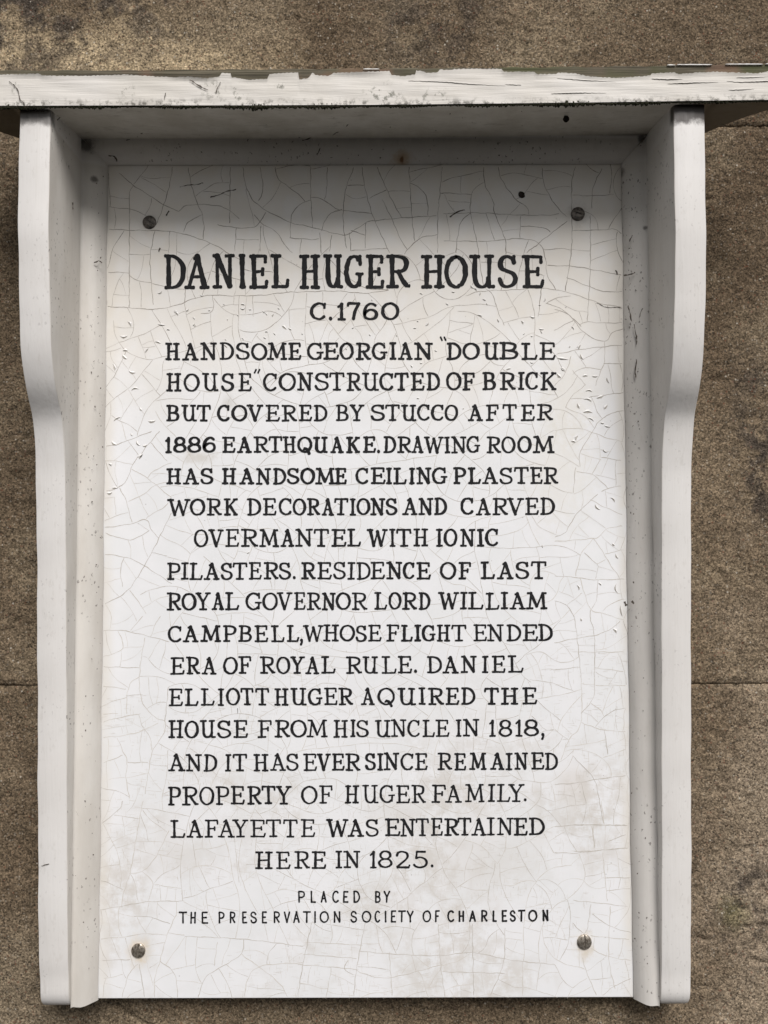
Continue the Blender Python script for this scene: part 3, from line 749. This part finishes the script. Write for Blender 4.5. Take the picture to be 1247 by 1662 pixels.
# finest crazing where dirt has caught
def fine():
    for _ in range(5200):
        y=random.uniform(1010,1618); x=random.uniform(165,1024)
        if not inside(x,y): continue
        d=float(vnoise(np.array(x*.012+30),np.array(y*.012+5)))*(.55+.45*min(1,(y-1010)/250))
        if d<.42: continue
        a=random.choice((0,math.pi/2))+random.gauss(0,.13); L=random.uniform(4,13)
        cracks.append(([(x+L*t*math.cos(a)+random.uniform(-.3,.3),y+L*t*math.sin(a)+random.uniform(-.3,.3)) for t in (-.5,0,.5)],.17))
fine()
mb=MB(); zi=0
for pl,wt in cracks:
    n=len(pl); a=np.array(pl); d=np.gradient(a,axis=0); ln=np.hypot(d[:,0],d[:,1])+1e-9; nx_=-d[:,1]/ln; ny_=d[:,0]/ln
    base_w=.20+.66*wt
    ph=random.random()*9
    wv=base_w*.5*(1+.3*np.sin(np.arange(n)*.35+ph))*np.array([random.uniform(.7,1.3) for _ in range(n)])
    wv[0]*=.6; wv[-1]*=.6
    lx,lz=Pv(a[:,0]+nx_*wv,a[:,1]+ny_*wv); rx,rz=Pv(a[:,0]-nx_*wv,a[:,1]-ny_*wv)
    off=-.00006-.00000004*(zi%900); zi+=1
    vs=[]; 
    for i in range(n): vs+=[(lx[i],off,lz[i]),(rx[i],off,rz[i])]
    ym=a[:,1].mean()
    tone=min(1,max(0,(ym-330)/420))*.75+.25*(1-wt); tone=max(0,min(1,tone+random.uniform(-.2,.2)))
    mb.add(vs,[(2*i,2*i+1,2*i+3,2*i+2) for i in range(n-1)],tone)
print('cracks',len(cracks),'verts',len(mb.v))
o=mb.build('crackle_lines',CRACK,None,False,True); o['kind']='stuff'; child(o,panel)

# chips and lifted flakes of enamel
chips=T(250,390,.26464,(40,320,14,.5),(135,440,26,.8),(205,430,24,-.8),(245,480,22,.9),(45,518,26,.1),(90,550,12,0),(245,518,22,-1),(430,395,14,.7),(515,460,14,.7),(545,395,30,.1),(545,420,36,0),(590,425,20,.1),(675,440,24,.6),
  (690,455,20,1),(765,420,18,.9),(730,460,20,-1.2),(800,535,40,.7),(835,545,24,.5),(690,562,20,0),(740,575,22,.8),(545,605,18,.8),(440,610,12,.4),(910,575,12,.3),(915,525,8,.3),(295,340,24,.1),(340,432,14,.1),(720,630,26,.4),(440,650,34,.7),(680,600,20,.5)) if False else []
def chipT(ox,oy,s,*l): return [(ox+x*s,oy+y*s,L*s,a) for x,y,L,a in l]
chips =chipT(250,390,.26464,(40,320,14,.5),(135,440,30,.8),(205,430,26,-.8),(245,480,24,.9),(45,518,26,.1),(90,550,14,0),(245,518,22,-1),(430,395,14,.7),(515,460,16,.7),(545,395,30,.1),(545,420,36,0),(590,425,20,.1),(675,440,26,.6),
  (690,455,22,1),(765,420,20,.9),(730,460,22,-1.2),(800,535,44,.7),(835,545,26,.5),(690,562,22,0),(740,575,22,.8),(545,605,20,.8),(440,610,14,.4),(910,575,14,.3),(295,340,28,.1),(340,432,16,.1),(440,650,34,.7),(680,600,22,.5))
chips+=chipT(570,390,.28067,(590,300,22,.1),(405,310,22,.4),(700,270,34,.8),(720,285,26,.8),(745,310,26,-1.3),(770,345,26,.4),(785,370,16,1),(745,435,30,.3),(850,465,26,1.2),(990,475,28,1.1),(1050,445,34,.2),(1120,345,24,-1.3),(1100,515,34,.1),(1100,530,26,1.2),
  (440,485,30,-1),(555,370,22,.6),(1215,682,56,.05),(1225,745,34,.5),(1045,708,22,.2),(405,710,20,.2),(350,730,22,1),(910,745,34,-.3),(1045,555,16,.3),(490,640,20,.4),(385,470,14,.2))
chips+=chipT(900,500,.1806,(165,180,46,.9),(225,350,60,-1.2),(245,440,66,1.1),(75,458,120,.1),(75,555,44,.5),(40,610,60,.8),(275,610,56,-.1),(365,615,60,0),(310,745,70,.1),(300,825,90,.3),(410,800,80,-.3),(300,935,100,.05),(330,1000,70,.5),(215,880,60,1.2),(460,890,60,-.9),(430,1035,40,.2),(475,1065,60,.2),(200,1165,60,-1.2),(170,1200,46,.3),(455,1285,60,.5),(480,650,70,1.2))
chips+=chipT(900,800,.1806,(525,60,70,.8),(385,130,80,.8),(560,570,60,1.1),(555,860,100,1.4),(410,820,40,.7),(215,850,60,1.2),(600,1060,120,1.4),(545,1240,60,.9),(530,465,40,.7),(240,1140,34,1.4))
chips+=chipT(120,700,.1806,(580,110,60,1),(600,220,60,-.7),(370,510,60,0),(320,555,60,-.1),(330,300,40,.5),(520,30,36,1),(640,130,50,-.2))
chips+=chipT(0,380,.24077,(1080,395,40,-.5),(1190,535,46,.7),(875,605,50,1),(1090,612,60,.1),(1135,645,26,0),(835,690,60,0),(845,785,40,0),(840,830,50,.7),(1065,730,50,.3),(990,785,46,-1),(770,895,60,1.3),(890,930,60,.3),(910,1045,60,-.2),(950,1180,30,1),(790,1245,66,-.5),(1025,1262,60,-.1),(770,1410,60,.6),(930,1410,50,1),(950,1500,50,-.9),(745,1555,26,.7))
for _ in range(22):
    x=random.uniform(270,960); y=random.choice((random.uniform(475,560),random.uniform(480,700),random.uniform(560,900)))
    chips.append((x,y,random.uniform(2.5,6),random.uniform(-1.5,1.5)))
md=MB(); ml_=MB()
for (x,y,L,a) in chips:
    if not inside(x,y): continue
    L*=.85; wd=max(.9,min(2.2,L*.26))*random.uniform(.7,1.2); n=6; up_=[]; dn_=[]; lf=[]
    ca,sa=math.cos(a),math.sin(a); bend=random.uniform(-.25,.25)*L
    for i in range(n+1):
        t=i/n; u=(t-.5)*L; b=bend*(4*t*(1-t)-.5); e=math.sin(math.pi*t)**.7; j=random.uniform(.7,1.3)
        def pt(v_): return (x+u*ca-(b+v_)*sa, y+u*sa+(b+v_)*ca)
        up_.append(pt(-.2*wd*e*j)); dn_.append(pt(.8*wd*e*j+.05)); lf.append(pt(-1.1*wd*e*j-.05))
    vs=[]
    for i in range(n+1):
        A=P(*up_[i],0); B=P(*dn_[i],0); vs+=[(A.x,-.00012,A.z),(B.x,-.00012,B.z)]
    md.add(vs,[(2*i,2*i+1,2*i+3,2*i+2) for i in range(n)])
    vs=[]
    for i in range(n+1):
        e=math.sin(math.pi*i/n); A=P(*lf[i],0); B=P(*up_[i],0); vs+=[(A.x,-.00013,A.z),(B.x,-.0002-.00045*e,B.z),(B.x,-.00005-.0003*e,B.z-.0001)]
    fs=[]
    for i in range(n): fs+=[(3*i,3*i+1,3*i+4,3*i+3),(3*i+1,3*i+2,3*i+5,3*i+4)]
    ml_.add(vs,fs)
o=md.build('chipped_spots',CHIP); o['kind']='stuff'; child(o,panel)
o=ml_.build('lifted_flakes',FLAKE); o['kind']='stuff'; child(o,panel)

# dirt streaks and hair-fine splits on panel, mouldings, brackets and shelf
mg=MB()
def streak(pts,h,w_,hz=.00025,brk=.75):
    pl=wiggle([tuple(p) for p in pts],1.3); n=len(pl); a=np.array(pl,float); d=np.gradient(a,axis=0); ln=np.hypot(d[:,0],d[:,1])+1e-9
    i=0
    while i<n-1:
        run=random.randint(2,7)
        if random.random()<brk:
            vs=[];k=0
            for j in range(i,min(n,i+run+1)):
                ww=w_*.5*random.uniform(.3,1.5); nx_,ny_=-d[j,1]/ln[j],d[j,0]/ln[j]
                A=P(a[j,0]+nx_*ww,a[j,1]+ny_*ww,h+hz); B=P(a[j,0]-nx_*ww,a[j,1]-ny_*ww,h+hz); vs+=[tuple(A),tuple(B)]; k+=1
            mg.add(vs,[(2*q,2*q+1,2*q+3,2*q+2) for q in range(k-1)])
        i+=run
H1=.0101
for pts,h,w_ in (([(1020,495),(1024,515),(1030,530),(1034,560),(1033,580),(1031,620)],H1,1.6),([(1043,500),(1038,515)],H1,.9),([(1012,447),(1020,447),(1031,442)],H1,2.0),([(1026,382),(1022,392)],H1,1.6),
      ([(308,129),(325,140),(350,150)],HS+.001,1.8),([(350,150),(358,133)],HS+.001,1),([(22,136),(28,145),(34,162),(40,168)],HS+.001,1.4),([(14,133),(24,138)],HS+.001,1.1),([(268,151),(267,160)],HS+.001,1),
      ([(118,328),(119,340)],.03,2.2),([(176,252),(188,256),(190,262)],H1,2),([(153,426),(160,423),(166,427)],H1,2),([(341,321),(372,310),(397,303)],0,1.6),([(292,303),(312,300),(330,297)],0,1.1),
      ([(730,352),(742,344),(755,341)],0,1.6),([(515,250),(520,240)],H1,1.5),([(551,180),(566,190),(566,202),(540,220)],.04,1),([(490,228),(500,225),(515,219)],.012,1.4),([(86,444),(91,450)],.05,1.6),([(274,343),(270,350)],0,2.2),
      ([(260,402),(258,409)],0,1.6),([(1078,404),(1076,414)],.04,1),([(353,333),(355,348)],0,1.2),([(205,228),(212,226)],.011,1.2),([(165,190),(172,187),(178,182)],.05,1.6),([(92,196),(98,190)],.065,1.6),([(40,178),(72,181)],.0715,1.4),
      ([(999,438),(1002,446)],0,1.6),([(968,492),(985,498),(1010,500)],0,.9),([(1013,977),(1017,983)],0,3.5),([(1026,976),(1029,980)],H1,3.0),([(66,1405),(80,1402)],.021,1),([(385,1150),(386,1158)],0,1)):
    streak(pts,h,w_,brk=.85)
for _ in range(420):                           # scattered mould specks on the mouldings
    side=random.random()
    yy=random.uniform(280,1600)**1.0
    if side<.55: x=random.uniform(137,172)-(yy-400)*.0125; 
    else: x=random.uniform(1014,1046)+(yy-400)*.0095
    h=H1*.9
    if random.random()<(yy-300)/1900: continue
    s_=random.choice((.5,.6,.8,1.1,1.5)); streak([(x,yy),(x+random.uniform(-1,1),yy+s_*1.6)],h,s_,brk=1)
for _ in range(45):
    x=random.uniform(84,1090); yy=random.uniform(178,262); streak([(x,yy),(x+random.uniform(-3,3),yy+random.uniform(-1,1))],.0106 if yy>226 else HS-(yy-171)/56*.064+.001,random.uniform(.6,1.6),brk=1)
o=mg.build('dirt_specks',GRIME); o['kind']='stuff'; child(o,plaque)
c=P(919,193.5,.052); disc('nail_hole',919,193.5,.0525,.0024,HOLE,.0003)

# ------------------------------------------------------------------ lettering
tn=.82
def ell(cx,cy,rx,ry,a0,a1,n=22): return [(cx+rx*math.cos(math.radians(a0+(a1-a0)*i/n)),cy+ry*math.sin(math.radians(a0+(a1-a0)*i/n))) for i in range(n+1)]
# stroke: (points, weight, kind)  kind: 'm' main, 's' serif, 'a' auto-contrast curve
def ST(x,y0=0,y1=1,wt=1.0): return ([(x,y0),(x,y1)],wt,'m')
def SF(x0,x1,y): return ([(x0,y),(x1,y)],.74,'s')
def AR(pts,wt=1.0): return (pts,wt,'a')
def LN(pts,wt=tn): return (pts,wt,'m')
def TK(pts): return (pts,.74,'s')
G={
'A':[LN([(.5,1),(.17,0)],.74),LN([(.48,1),(.84,0)],1.08),LN([(.27,.33),(.72,.33)],.62),SF(0,.36,0),SF(.64,1,0),TK([(.34,.9),(.5,1)])],
'B':[ST(.2),AR([(.2,1),(.5,1),(.78,.92),(.84,.76),(.74,.58),(.5,.52),(.2,.52)]),AR([(.45,.52),(.78,.46),(.95,.28),(.84,.07),(.55,0),(.2,0)]),TK([(0,1),(.2,1)]),TK([(0,0),(.2,0)])],
'C':[AR(ell(.52,.5,.5,.5,48,318,26)),TK([(.9,.98),(.88,.72)])],
'D':[ST(.2),AR([(.2,1),(.45,1),(.75,.9),(.95,.68),(1,.48),(.93,.25),(.7,.06),(.42,0),(.2,0)]),TK([(0,1),(.2,1)]),TK([(0,0),(.2,0)])],
'E':[ST(.22),LN([(.22,1),(.9,1)],.66),LN([(.22,.5),(.74,.51)],.62),LN([(.22,0),(.93,0)],.66),TK([(0,1),(.22,1)]),TK([(0,0),(.22,0)]),TK([(.92,1.0),(.92,.80)]),TK([(.74,.61),(.74,.40)]),TK([(.93,0),(1,.20)])],
'F':[ST(.25),LN([(.25,1),(.92,1)],.66),LN([(.25,.5),(.74,.51)],.62),TK([(0,1),(.25,1)]),SF(0,.55,0),TK([(.93,1.0),(.95,.78)]),TK([(.74,.61),(.74,.40)])],
'G':[AR(ell(.48,.5,.47,.5,52,312,26)),LN([(.84,.42),(.82,.06)],.8),LN([(.60,.42),(1,.42)],.6),TK([(.82,1),(.84,.72)])],
'H':[ST(.2),ST(.8),LN([(.2,.5),(.8,.52)],.6),SF(0,.4,1),SF(0,.4,0),SF(.6,1,1),SF(.6,1,0)],
'I':[ST(.5),SF(.04,.96,1),SF(.04,.96,0)],
'K':[ST(.2),LN([(.88,1),(.22,.42)],.66),LN([(.42,.58),(.84,.03)],1.0),SF(0,.42,1),SF(0,.42,0),SF(.72,1,1),TK([(.74,0),(1,.01)])],
'L':[ST(.25),LN([(.25,0),(.92,0)],.66),SF(0,.52,1),TK([(0,0),(.25,0)]),TK([(.92,0),(1,.22)])],
'M':[LN([(.22,1),(.15,0)],.72),LN([(.2,1),(.5,.12)],1.05),LN([(.5,.12),(.80,1)],.66),LN([(.80,1),(.87,0)],1.0),SF(0,.3,0),SF(.73,1,0),TK([(.04,1),(.24,1)]),TK([(.78,1),(.96,1)])],
'N':[ST(.19,0,1,.72),LN([(.17,1),(.82,.02)],1.08),ST(.83,.04,1,.78),TK([(0,1),(.2,1)]),SF(0,.38,0),SF(.64,1,1)],
'O':[AR(ell(.5,.5,.5,.5,90,450,32))],
'P':[ST(.22),AR([(.22,1),(.55,1),(.88,.93),(1,.75),(.9,.54),(.6,.45),(.22,.46)]),TK([(0,1),(.22,1)]),SF(0,.5,0)],
'Q':[AR(ell(.5,.5,.5,.5,90,450,32)),LN([(.5,.22),(.68,.16),(.85,-.12)],1.1),TK([(.42,.16),(.54,.22)])],
'R':[ST(.22),AR([(.22,1),(.5,1),(.78,.93),(.86,.76),(.76,.57),(.5,.49),(.22,.5)]),LN([(.48,.5),(.66,.24),(.86,.03)],.95),TK([(.82,.03),(1,.03)]),TK([(0,1),(.22,1)]),SF(0,.46,0)],
'S':[AR([(.88,.78),(.78,.93),(.5,1),(.22,.94),(.1,.76),(.2,.6),(.5,.51),(.82,.42),(.95,.25),(.82,.07),(.5,0),(.2,.05),(.06,.22)]),TK([(.9,1.0),(.88,.76)]),TK([(.04,0.26),(.1,.12)])],
'T':[ST(.5,0,1),LN([(.04,1),(.96,1)],.68),TK([(.04,1),(.02,.80)]),TK([(.96,1),(.98,.80)]),SF(.26,.74,0)],
'U':[AR([(.2,1),(.2,.5),(.22,.2),(.34,.03),(.55,0),(.72,.1),(.78,.28)],1.0),ST(.79,.02,1,.86),SF(0,.38,1),SF(.62,.96,1),TK([(.79,.0),(1,.0)])],
'V':[LN([(.16,1),(.5,0)],1.1),LN([(.5,0),(.85,1)],.7),SF(0,.36,1),SF(.66,1,1)],
'W':[LN([(.12,1),(.32,0)],1.05),LN([(.32,0),(.52,.92)],.66),LN([(.50,.92),(.70,0)],1.05),LN([(.70,0),(.9,1)],.66),SF(0,.25,1),SF(.78,1,1)],
'Y':[LN([(.14,1),(.5,.46)],1.05),LN([(.5,.46),(.86,1)],.7),ST(.5,0,.48),SF(0,.34,1),SF(.68,1,1),SF(.26,.74,0)],
'0':[AR(ell(.5,.5,.5,.5,90,450,32))],
'1':[ST(.55),TK([(.05,.80),(.3,.88),(.55,1)]),SF(.1,1,0)],
'2':[AR([(.08,.74),(.18,.93),(.46,1),(.78,.92),(.88,.72),(.74,.5),(.4,.25),(.08,.02)]),LN([(.08,0),(.95,0)],.9),TK([(.95,0),(1,.14)])],
'5':[LN([(.24,1),(.86,1)],.8),LN([(.24,1),(.2,.58)],.8),AR([(.2,.58),(.5,.64),(.82,.55),(.97,.32),(.84,.09),(.5,0),(.2,.05),(.06,.18)])],
'6':[AR([(.88,.86),(.7,.98),(.45,.97),(.18,.78),(.05,.42),(.14,.12),(.5,0),(.84,.08),(.97,.3),(.84,.52),(.5,.6),(.18,.46),(.07,.3)])],
'7':[LN([(.04,1),(.96,1)],.8),LN([(.96,1),(.66,.5),(.52,.0)],1.0),TK([(.04,1),(.03,.84)])],
'8':[AR(ell(.5,.755,.40,.245,-90,270,24)),AR(ell(.5,.255,.5,.255,90,450,26))],
}
def smooth(pts, step):
    q=[pts[0]]+list(pts)+[pts[-1]]; out=[]
    if len(pts)==2:
        L=math.hypot(pts[1][0]-pts[0][0],pts[1][1]-pts[0][1]); n=max(2,int(L/step))
        return [(pts[0][0]+(pts[1][0]-pts[0][0])*i/n,pts[0][1]+(pts[1][1]-pts[0][1])*i/n) for i in range(n+1)]
    for i in range(1,len(q)-2):
        p0,p1,p2,p3=q[i-1],q[i],q[i+1],q[i+2]; L=math.hypot(p2[0]-p1[0],p2[1]-p1[1]); n=max(1,int(L/step))
        for k in range(n):
            t=k/n; out.append(tuple(.5*((2*p1[j])+(-p0[j]+p2[j])*t+(2*p0[j]-5*p1[j]+4*p2[j]-p3[j])*t*t+(-p0[j]+3*p1[j]-3*p2[j]+p3[j])*t**3) for j in (0,1)))
    out.append(q[-1]); return out
ZC=[0]
def brush(mb, pts, W, kind, auto):
    """lay one paint stroke, pts in photograph pixels on the panel, W in pixels"""
    pl=smooth(pts,1.1); n=len(pl)
    if n<2: return
    a=np.array(pl,float); d=np.gradient(a,axis=0); ln=np.hypot(d[:,0],d[:,1])+1e-9; tx,ty=d[:,0]/ln,d[:,1]/ln
    t=np.linspace(0,1,n); ph=random.random()*6
    wv=np.full(n,W*.5)
    if auto: wv*= .66+.40*np.abs(ty)**1.3
    elif kind=='m': wv*= 1+.10*(2*t-1)**2
    wv*=1+.08*np.sin(t*7+ph)+.05*np.sin(t*17+ph*3)+.03*np.sin(t*37+ph*5)
    A=a+np.stack([-ty,tx],1)*wv[:,None]; B=a-np.stack([-ty,tx],1)*wv[:,None]
    ring=[tuple(p) for p in A]
    def cap(c,dirx,diry,r):
        out=[]
        for k in range(1,5):
            al=math.pi*k/5; out.append((c[0]+r*(-diry*math.cos(al)+dirx*math.sin(al)*.8), c[1]+r*(dirx*math.cos(al)+diry*math.sin(al)*.8)))
        return out
    ZC[0]+=1; off=-.00022-.0000008*(ZC[0]%60)
    def w3(p):
        q=P(p[0],p[1]); return (q.x,off,q.z)
    vs=[]; 
    for i in range(n): vs+=[w3(A[i]),w3(B[i])]
    fs=[(2*i,2*i+1,2*i+3,2*i+2) for i in range(n-1)]
    c1=cap(a[-1],tx[-1],ty[-1],wv[-1]); b=len(vs); vs+=[w3(p) for p in c1]; fs.append(tuple([2*n-2]+[b+k for k in range(4)]+[2*n-1]))
    c0=cap(a[0],-tx[0],-ty[0],wv[0]); b=len(vs); vs+=[w3(p) for p in c0]; fs.append(tuple([1]+[b+k for k in range(4)]+[0]))
    mb.add(vs,fs)
def glyph(mb, ch, x0,x1,yt,yb,W,serif=True,bold=1.0):
    W=W*bold; h=yb-yt
    if serif: x0-=.55; x1+=.55
    jx=lambda: random.uniform(-.6,.6)*h/28
    if ch=='.': 
        c=((x0+x1)/2,yb-h*.10); brush(mb,[(c[0]-.3,c[1]),(c[0]+.3,c[1]-.2)],W*1.35,'s',False); return
    if ch==',':
        c=((x0+x1)/2,yb-h*.08); brush(mb,[(c[0],c[1]),(c[0]+1,c[1]+2),(c[0]-1,c[1]+h*.26)],W*.9,'s',False); brush(mb,[(c[0]-.3,c[1]),(c[0]+.3,c[1]-.2)],W*1.3,'s',False); return
    if ch in '<>':
        s=1 if ch=='<' else -1
        for k in (0,1):
            x=x0+2+k*(x1-x0)*.55; brush(mb,[(x-(1.2 if s>0 else -1.2),yt),(x+(1.2 if s>0 else -1.2),yt+5.2)],W*.62,'s',False)
        return
    ins=W*.36 if serif else W*.5; iy=W*.33 if serif else W*.5
    shear=random.gauss(0,.012)
    for (pts,wt,kind) in G[ch]:
        if kind=='s' and not serif and not (ch=='1'): continue
        q=[]
        for (u,v) in pts:
            if not serif and ch in 'HNTIYVWKFP' : pass
            x=x0+ins+u*(x1-x0-2*ins); y=yb-iy-v*(h-2*iy)
            if kind!='s' or True: x+=shear*(v-.5)*h
            q.append((x+jx()*.5,y+jx()*.45))
        if serif and ch in 'OQCG0' and kind=='a':
            q=[(x,y) for x,y in q]
        brush(mb,q,W*wt*(1 if serif else 1/ max(wt,.01)*.97),kind,kind=='a' and serif)
A_=(250,.26464); B_=(570,.28067)
def parse(o,s,txt):
    out=[]
    for tok in txt.split():
        ch=tok[0]; r=tok[1:].split(':'); out.append((ch,o+float(r[0])*s,o+float(r[1])*s))
    return out
LINES=[
 ('title',7.6,(413,468.6,414.2,467.6),[(A_,'D62:190 A188:347 N357:497 I520:565 E584:702 L718:830 H892:1022 U1040:1160 G1172:1288'),(B_,'E85:193 R203:345 H405:543 O545:670 U680:835 S845:962 E988:1115')]),
 ('date',5.2,(491,519.3,491,520),[(A_,'C960:1062 .1070:1098 11122:1178 71183:1264'),(B_,'668:155 0178:275')]),
 ('body',4.6,(556.7,584.6,555.4,583.4),[(A_,'H70:160 A175:275 N285:388 D405:488 S503:587 O600:692 M695:818 E825:905 G942:1042 E1040:1135 O1143:1222'),(B_,'R28:117 G123:210 I222:262 A272:357 N365:473 D553:635 O648:740 U763:855 B857:970 L985:1077 E1090:1182')]),
 ('body',4.6,(605.7,635.3,603.9,632.8),[(A_,'H77:168 O187:277 U297:395 S413:493 E520:600 C672:760 O770:868 N880:975 S985:1075 T1075:1170 R1182:1272'),(B_,'U65:160 C165:250 T250:333 E345:425 D437:512 O553:635 F643:718 B760:838 R860:953 I965:1003 C1010:1085 K1095:1188')]),
 ('body',4.6,(657.2,683.9,656,682.6),[(A_,'B77:157 U170:262 T263:350 C390:470 O480:570 V570:672 E687:772 R785:877 E890:970 D982:1060 B1117:1195 Y1200:1290'),(B_,'S112:197 T198:283 U290:378 C385:458 C465:540 O545:615 A675:762 F780:855 T877:960 E983:1062 R1075:1170')]),
 ('body',4.6,(709,735,708,735.4),[(A_,'168:110 8123:197 8210:288 6300:380 E420:500 A510:602 R613:705 T703:787 H792:872 Q883:968 U978:1068 A1082:1165 K1180:1264'),(B_,'E70:143 .152:167 D188:258 R268:350 A350:420 W420:535 I540:573 N580:667 G670:748 R785:868 O872:947 O965:1040 M1050:1175')]),
 ('body',4.5,(760.4,786.3,758,785.5),[(A_,'H77:168 A180:277 S285:365 H418:505 A525:617 N627:718 D732:808 S815:892 O902:985 M990:1112 E1112:1182'),(B_,'C28:105 E115:198 I203:238 L245:322 I335:370 N378:465 G470:558 P592:662 L677:750 A757:850 S858:935 T943:1028 E1037:1107 R1115:1198')]),
 ('body',4.6,(809.4,837,807.6,835.5),[(A_,'W83:225 O225:312 R325:417 K430:515 D573:655 E670:752 C768:850 O855:930 R940:1020 A1030:1105 T1105:1192 I1200:1240'),(B_,'O35:107 N112:197 S200:267 A297:385 N390:475 D482:552 C635:712 A722:808 R818:908 V900:1000 E1008:1085 D1095:1175')]),
 ('body',4.5,(859.2,888,857.5,886.2),[(A_,'O250:330 V335:430 E440:523 R535:640 M645:768 A778:863 N868:975 T980:1075 E1090:1180 L1187:1270'),(B_,'W92:212 I222:258 T262:350 H362:445 I490:532 O540:612 N630:718 I728:770 C778:855')]),
 ('body',4.4,(913.2,941,911,939.6),[(A_,'P83:160 I165:215 L220:300 A308:405 S410:483 T483:573 E583:660 R675:767 S765:840 .848:875 R905:993 E1003:1090 S1100:1177 I1188:1235'),(B_,'D33:110 E113:195 N205:297 C302:370 E380:460 O517:605 F622:695 L750:832 A845:940 S950:1030 T1040:1130')]),
 ('body',4.4,(961.7,990.6,961,988.8),[(A_,'R80:170 O173:258 Y255:350 A355:433 L437:523 G565:663 O670:757 V755:850 E860:930 R940:1025 N1030:1115 O1120:1205 R1215:1310'),(B_,'L135:207 O220:288 R297:383 D392:455 W503:625 I630:673 L677:765 L780:857 I865:910 A918:1010 M1012:1135')]),
 ('body',4.4,(1015,1042,1013,1040.3),[(A_,'C88:175 A177:275 M287:413 P425:503 B520:602 E618:700 L720:800 L815:890 ,893:918 W915:1040 H1040:1135 O1143:1230'),(B_,'S27:90 E100:175 F205:280 L290:355 I365:407 G412:490 H497:573 T580:668 E708:785 N788:882 D900:980 E993:1080 D1083:1163')]),
 ('body',4.3,(1066,1094.6,1064,1091.6),[(A_,'E103:188 R200:282 A295:385 O428:512 F520:600 R652:745 O755:833 Y835:925 A930:1015 L1027:1112 R1180:1276'),(B_,'U65:157 L178:263 E272:352 .360:385 D440:523 A530:622 N635:728 I757:795 E815:892 L908:995')]),
 ('body',4.3,(1117,1145.4,1115.4,1143.2),[(A_,'E93:178 L190:273 L288:372 I392:432 O447:525 T532:613 T622:708 H740:825 U837:937 G948:1035 E1045:1125 R1133:1222'),(B_,'A58:137 Q157:250 U270:375 I390:432 R447:537 E548:625 D638:715 T770:855 H868:968 E992:1075')]),
 ('body',4.2,(1169,1198.2,1167,1194.6),[((250,.26464),'H90:182 O193:272 U283:378 S387:475 E490:577 F637:725 R742:837 O842:935 M938:1067 H1103:1190 I1205:1238'),(B_,'S30:102 U137:230 N232:320 C328:402 L413:485 E490:567 I605:640 N647:742 1797:837 8857:928 1948:993 81003:1083 ,1093:1125')]),
 ('body',4.2,(1224,1252,1221,1249),[(A_,'A88:192 N197:295 D307:385 I437:475 T483:573 H612:703 A713:808 S812:888 E918:1000 V1000:1085 E1093:1168 R1175:1268'),(B_,'S80:143 I152:187 N190:277 C288:365 E372:442 R500:585 E598:665 M685:783 A805:887 I892:935 N945:1023 E1042:1117 D1122:1193')]),
 ('body',4.2,(1276.5,1307,1272,1300.6),[(A_,'P87:163 R175:275 O283:367 P380:460 E472:557 R573:662 T660:747 Y748:845 O907:1000 F1015:1097 H1172:1258'),(B_,'U65:158 G167:253 E262:340 R350:433 F467:550 A545:640 M658:772 I792:833 L845:920 Y908:1003 .995:1020')]),
 ('body',4.2,(1331,1360,1326.5,1355),[(A_,'L103:192 A202:302 F313:397 A393:497 Y483:580 E593:685 T687:780 T793:883 E903:988 W1055:1195 A1188:1289'),(B_,'S83:160 E198:283 N285:372 T375:450 E463:530 R540:625 T617:697 A697:783 I785:832 N845:937 E942:1020 D1030:1117')]),
 ('body',4.2,(1382.5,1410.9,1379,1407),[(A_,'H622:728 E750:837 R863:957 E970:1057 I1113:1155 N1165:1266'),(B_,'1108:148 8160:237 2257:340 5357:443 .458:480')]),
 ('small',2.75,(1445.4,1465.2,1445.4,1465.2),[((300,.48115),'P378:407 L420:445 A455:483 C497:523 E530:555 D565:592 B638:663 Y667:697')]),
 ('small',2.7,(1479.5,1499.3,1476,1495.6),[((300,.48115),'T-21:10 H15:42 E52:82 P110:135 R147:175 E190:213 S220:245 E257:280 R295:325 V330:360 A362:393 T397:427 I437:443 O455:487 N498:530 S558:583 O597:630 C640:662 I675:681 E692:715 T718:747 Y745:777 O802:832 F840:862')]),
 ('small',3.05,(1479.5,1499.3,1476,1495.6),[((300,.48115),'C885:912 H920:947 A955:987 R995:1025 L1035:1055 E1065:1090 S1095:1118 T1122:1150 O1158:1190 N1203:1230')]),
]
YOFF={5:(0,-26)}
LC=MB()
def fixcrop(i,txt): return txt
for li,(kind,W,(yt0,yb0,yt1,yb1),segs) in enumerate(LINES):
    mb=MB(); bold=1.0
    for (o_s,txt) in segs:
        for (ch,x0,x1) in parse(o_s[0],o_s[1],txt):
            if random.random()<.3: bold=random.choice((.93,.97,1.0,1.03,1.07))
            t=((x0+x1)/2-270)/630; yt=yt0+(yt1-yt0)*t; yb=yb0+(yb1-yb0)*t
            j=0 if kind=='small' else random.uniform(-.5,.5)
            glyph(mb,ch,x0,x1,yt+j+random.uniform(-.3,.3),yb+j,W,kind!='small',bold*random.uniform(.95,1.05) if kind=='body' else 1.0)
    if li==2: glyph(mb,'<',570+517*.28067,570+552*.28067,547.2,560,4.5)
    if li==3: glyph(mb,'>',250+617*.26464,250+652*.26464,599.8,604,4.5)
    if kind=='small' and li==len(LINES)-1:
        LAST.v; n0=len(LAST.v); LAST.add(mb.v,mb.f); mb=LAST
    if li==len(LINES)-2: LAST=mb; continue
    child(mb.build({'title':'title_lettering','date':'date_lettering','body':'lettering_line','small':'small_lettering_line'}[kind],INK),panel)
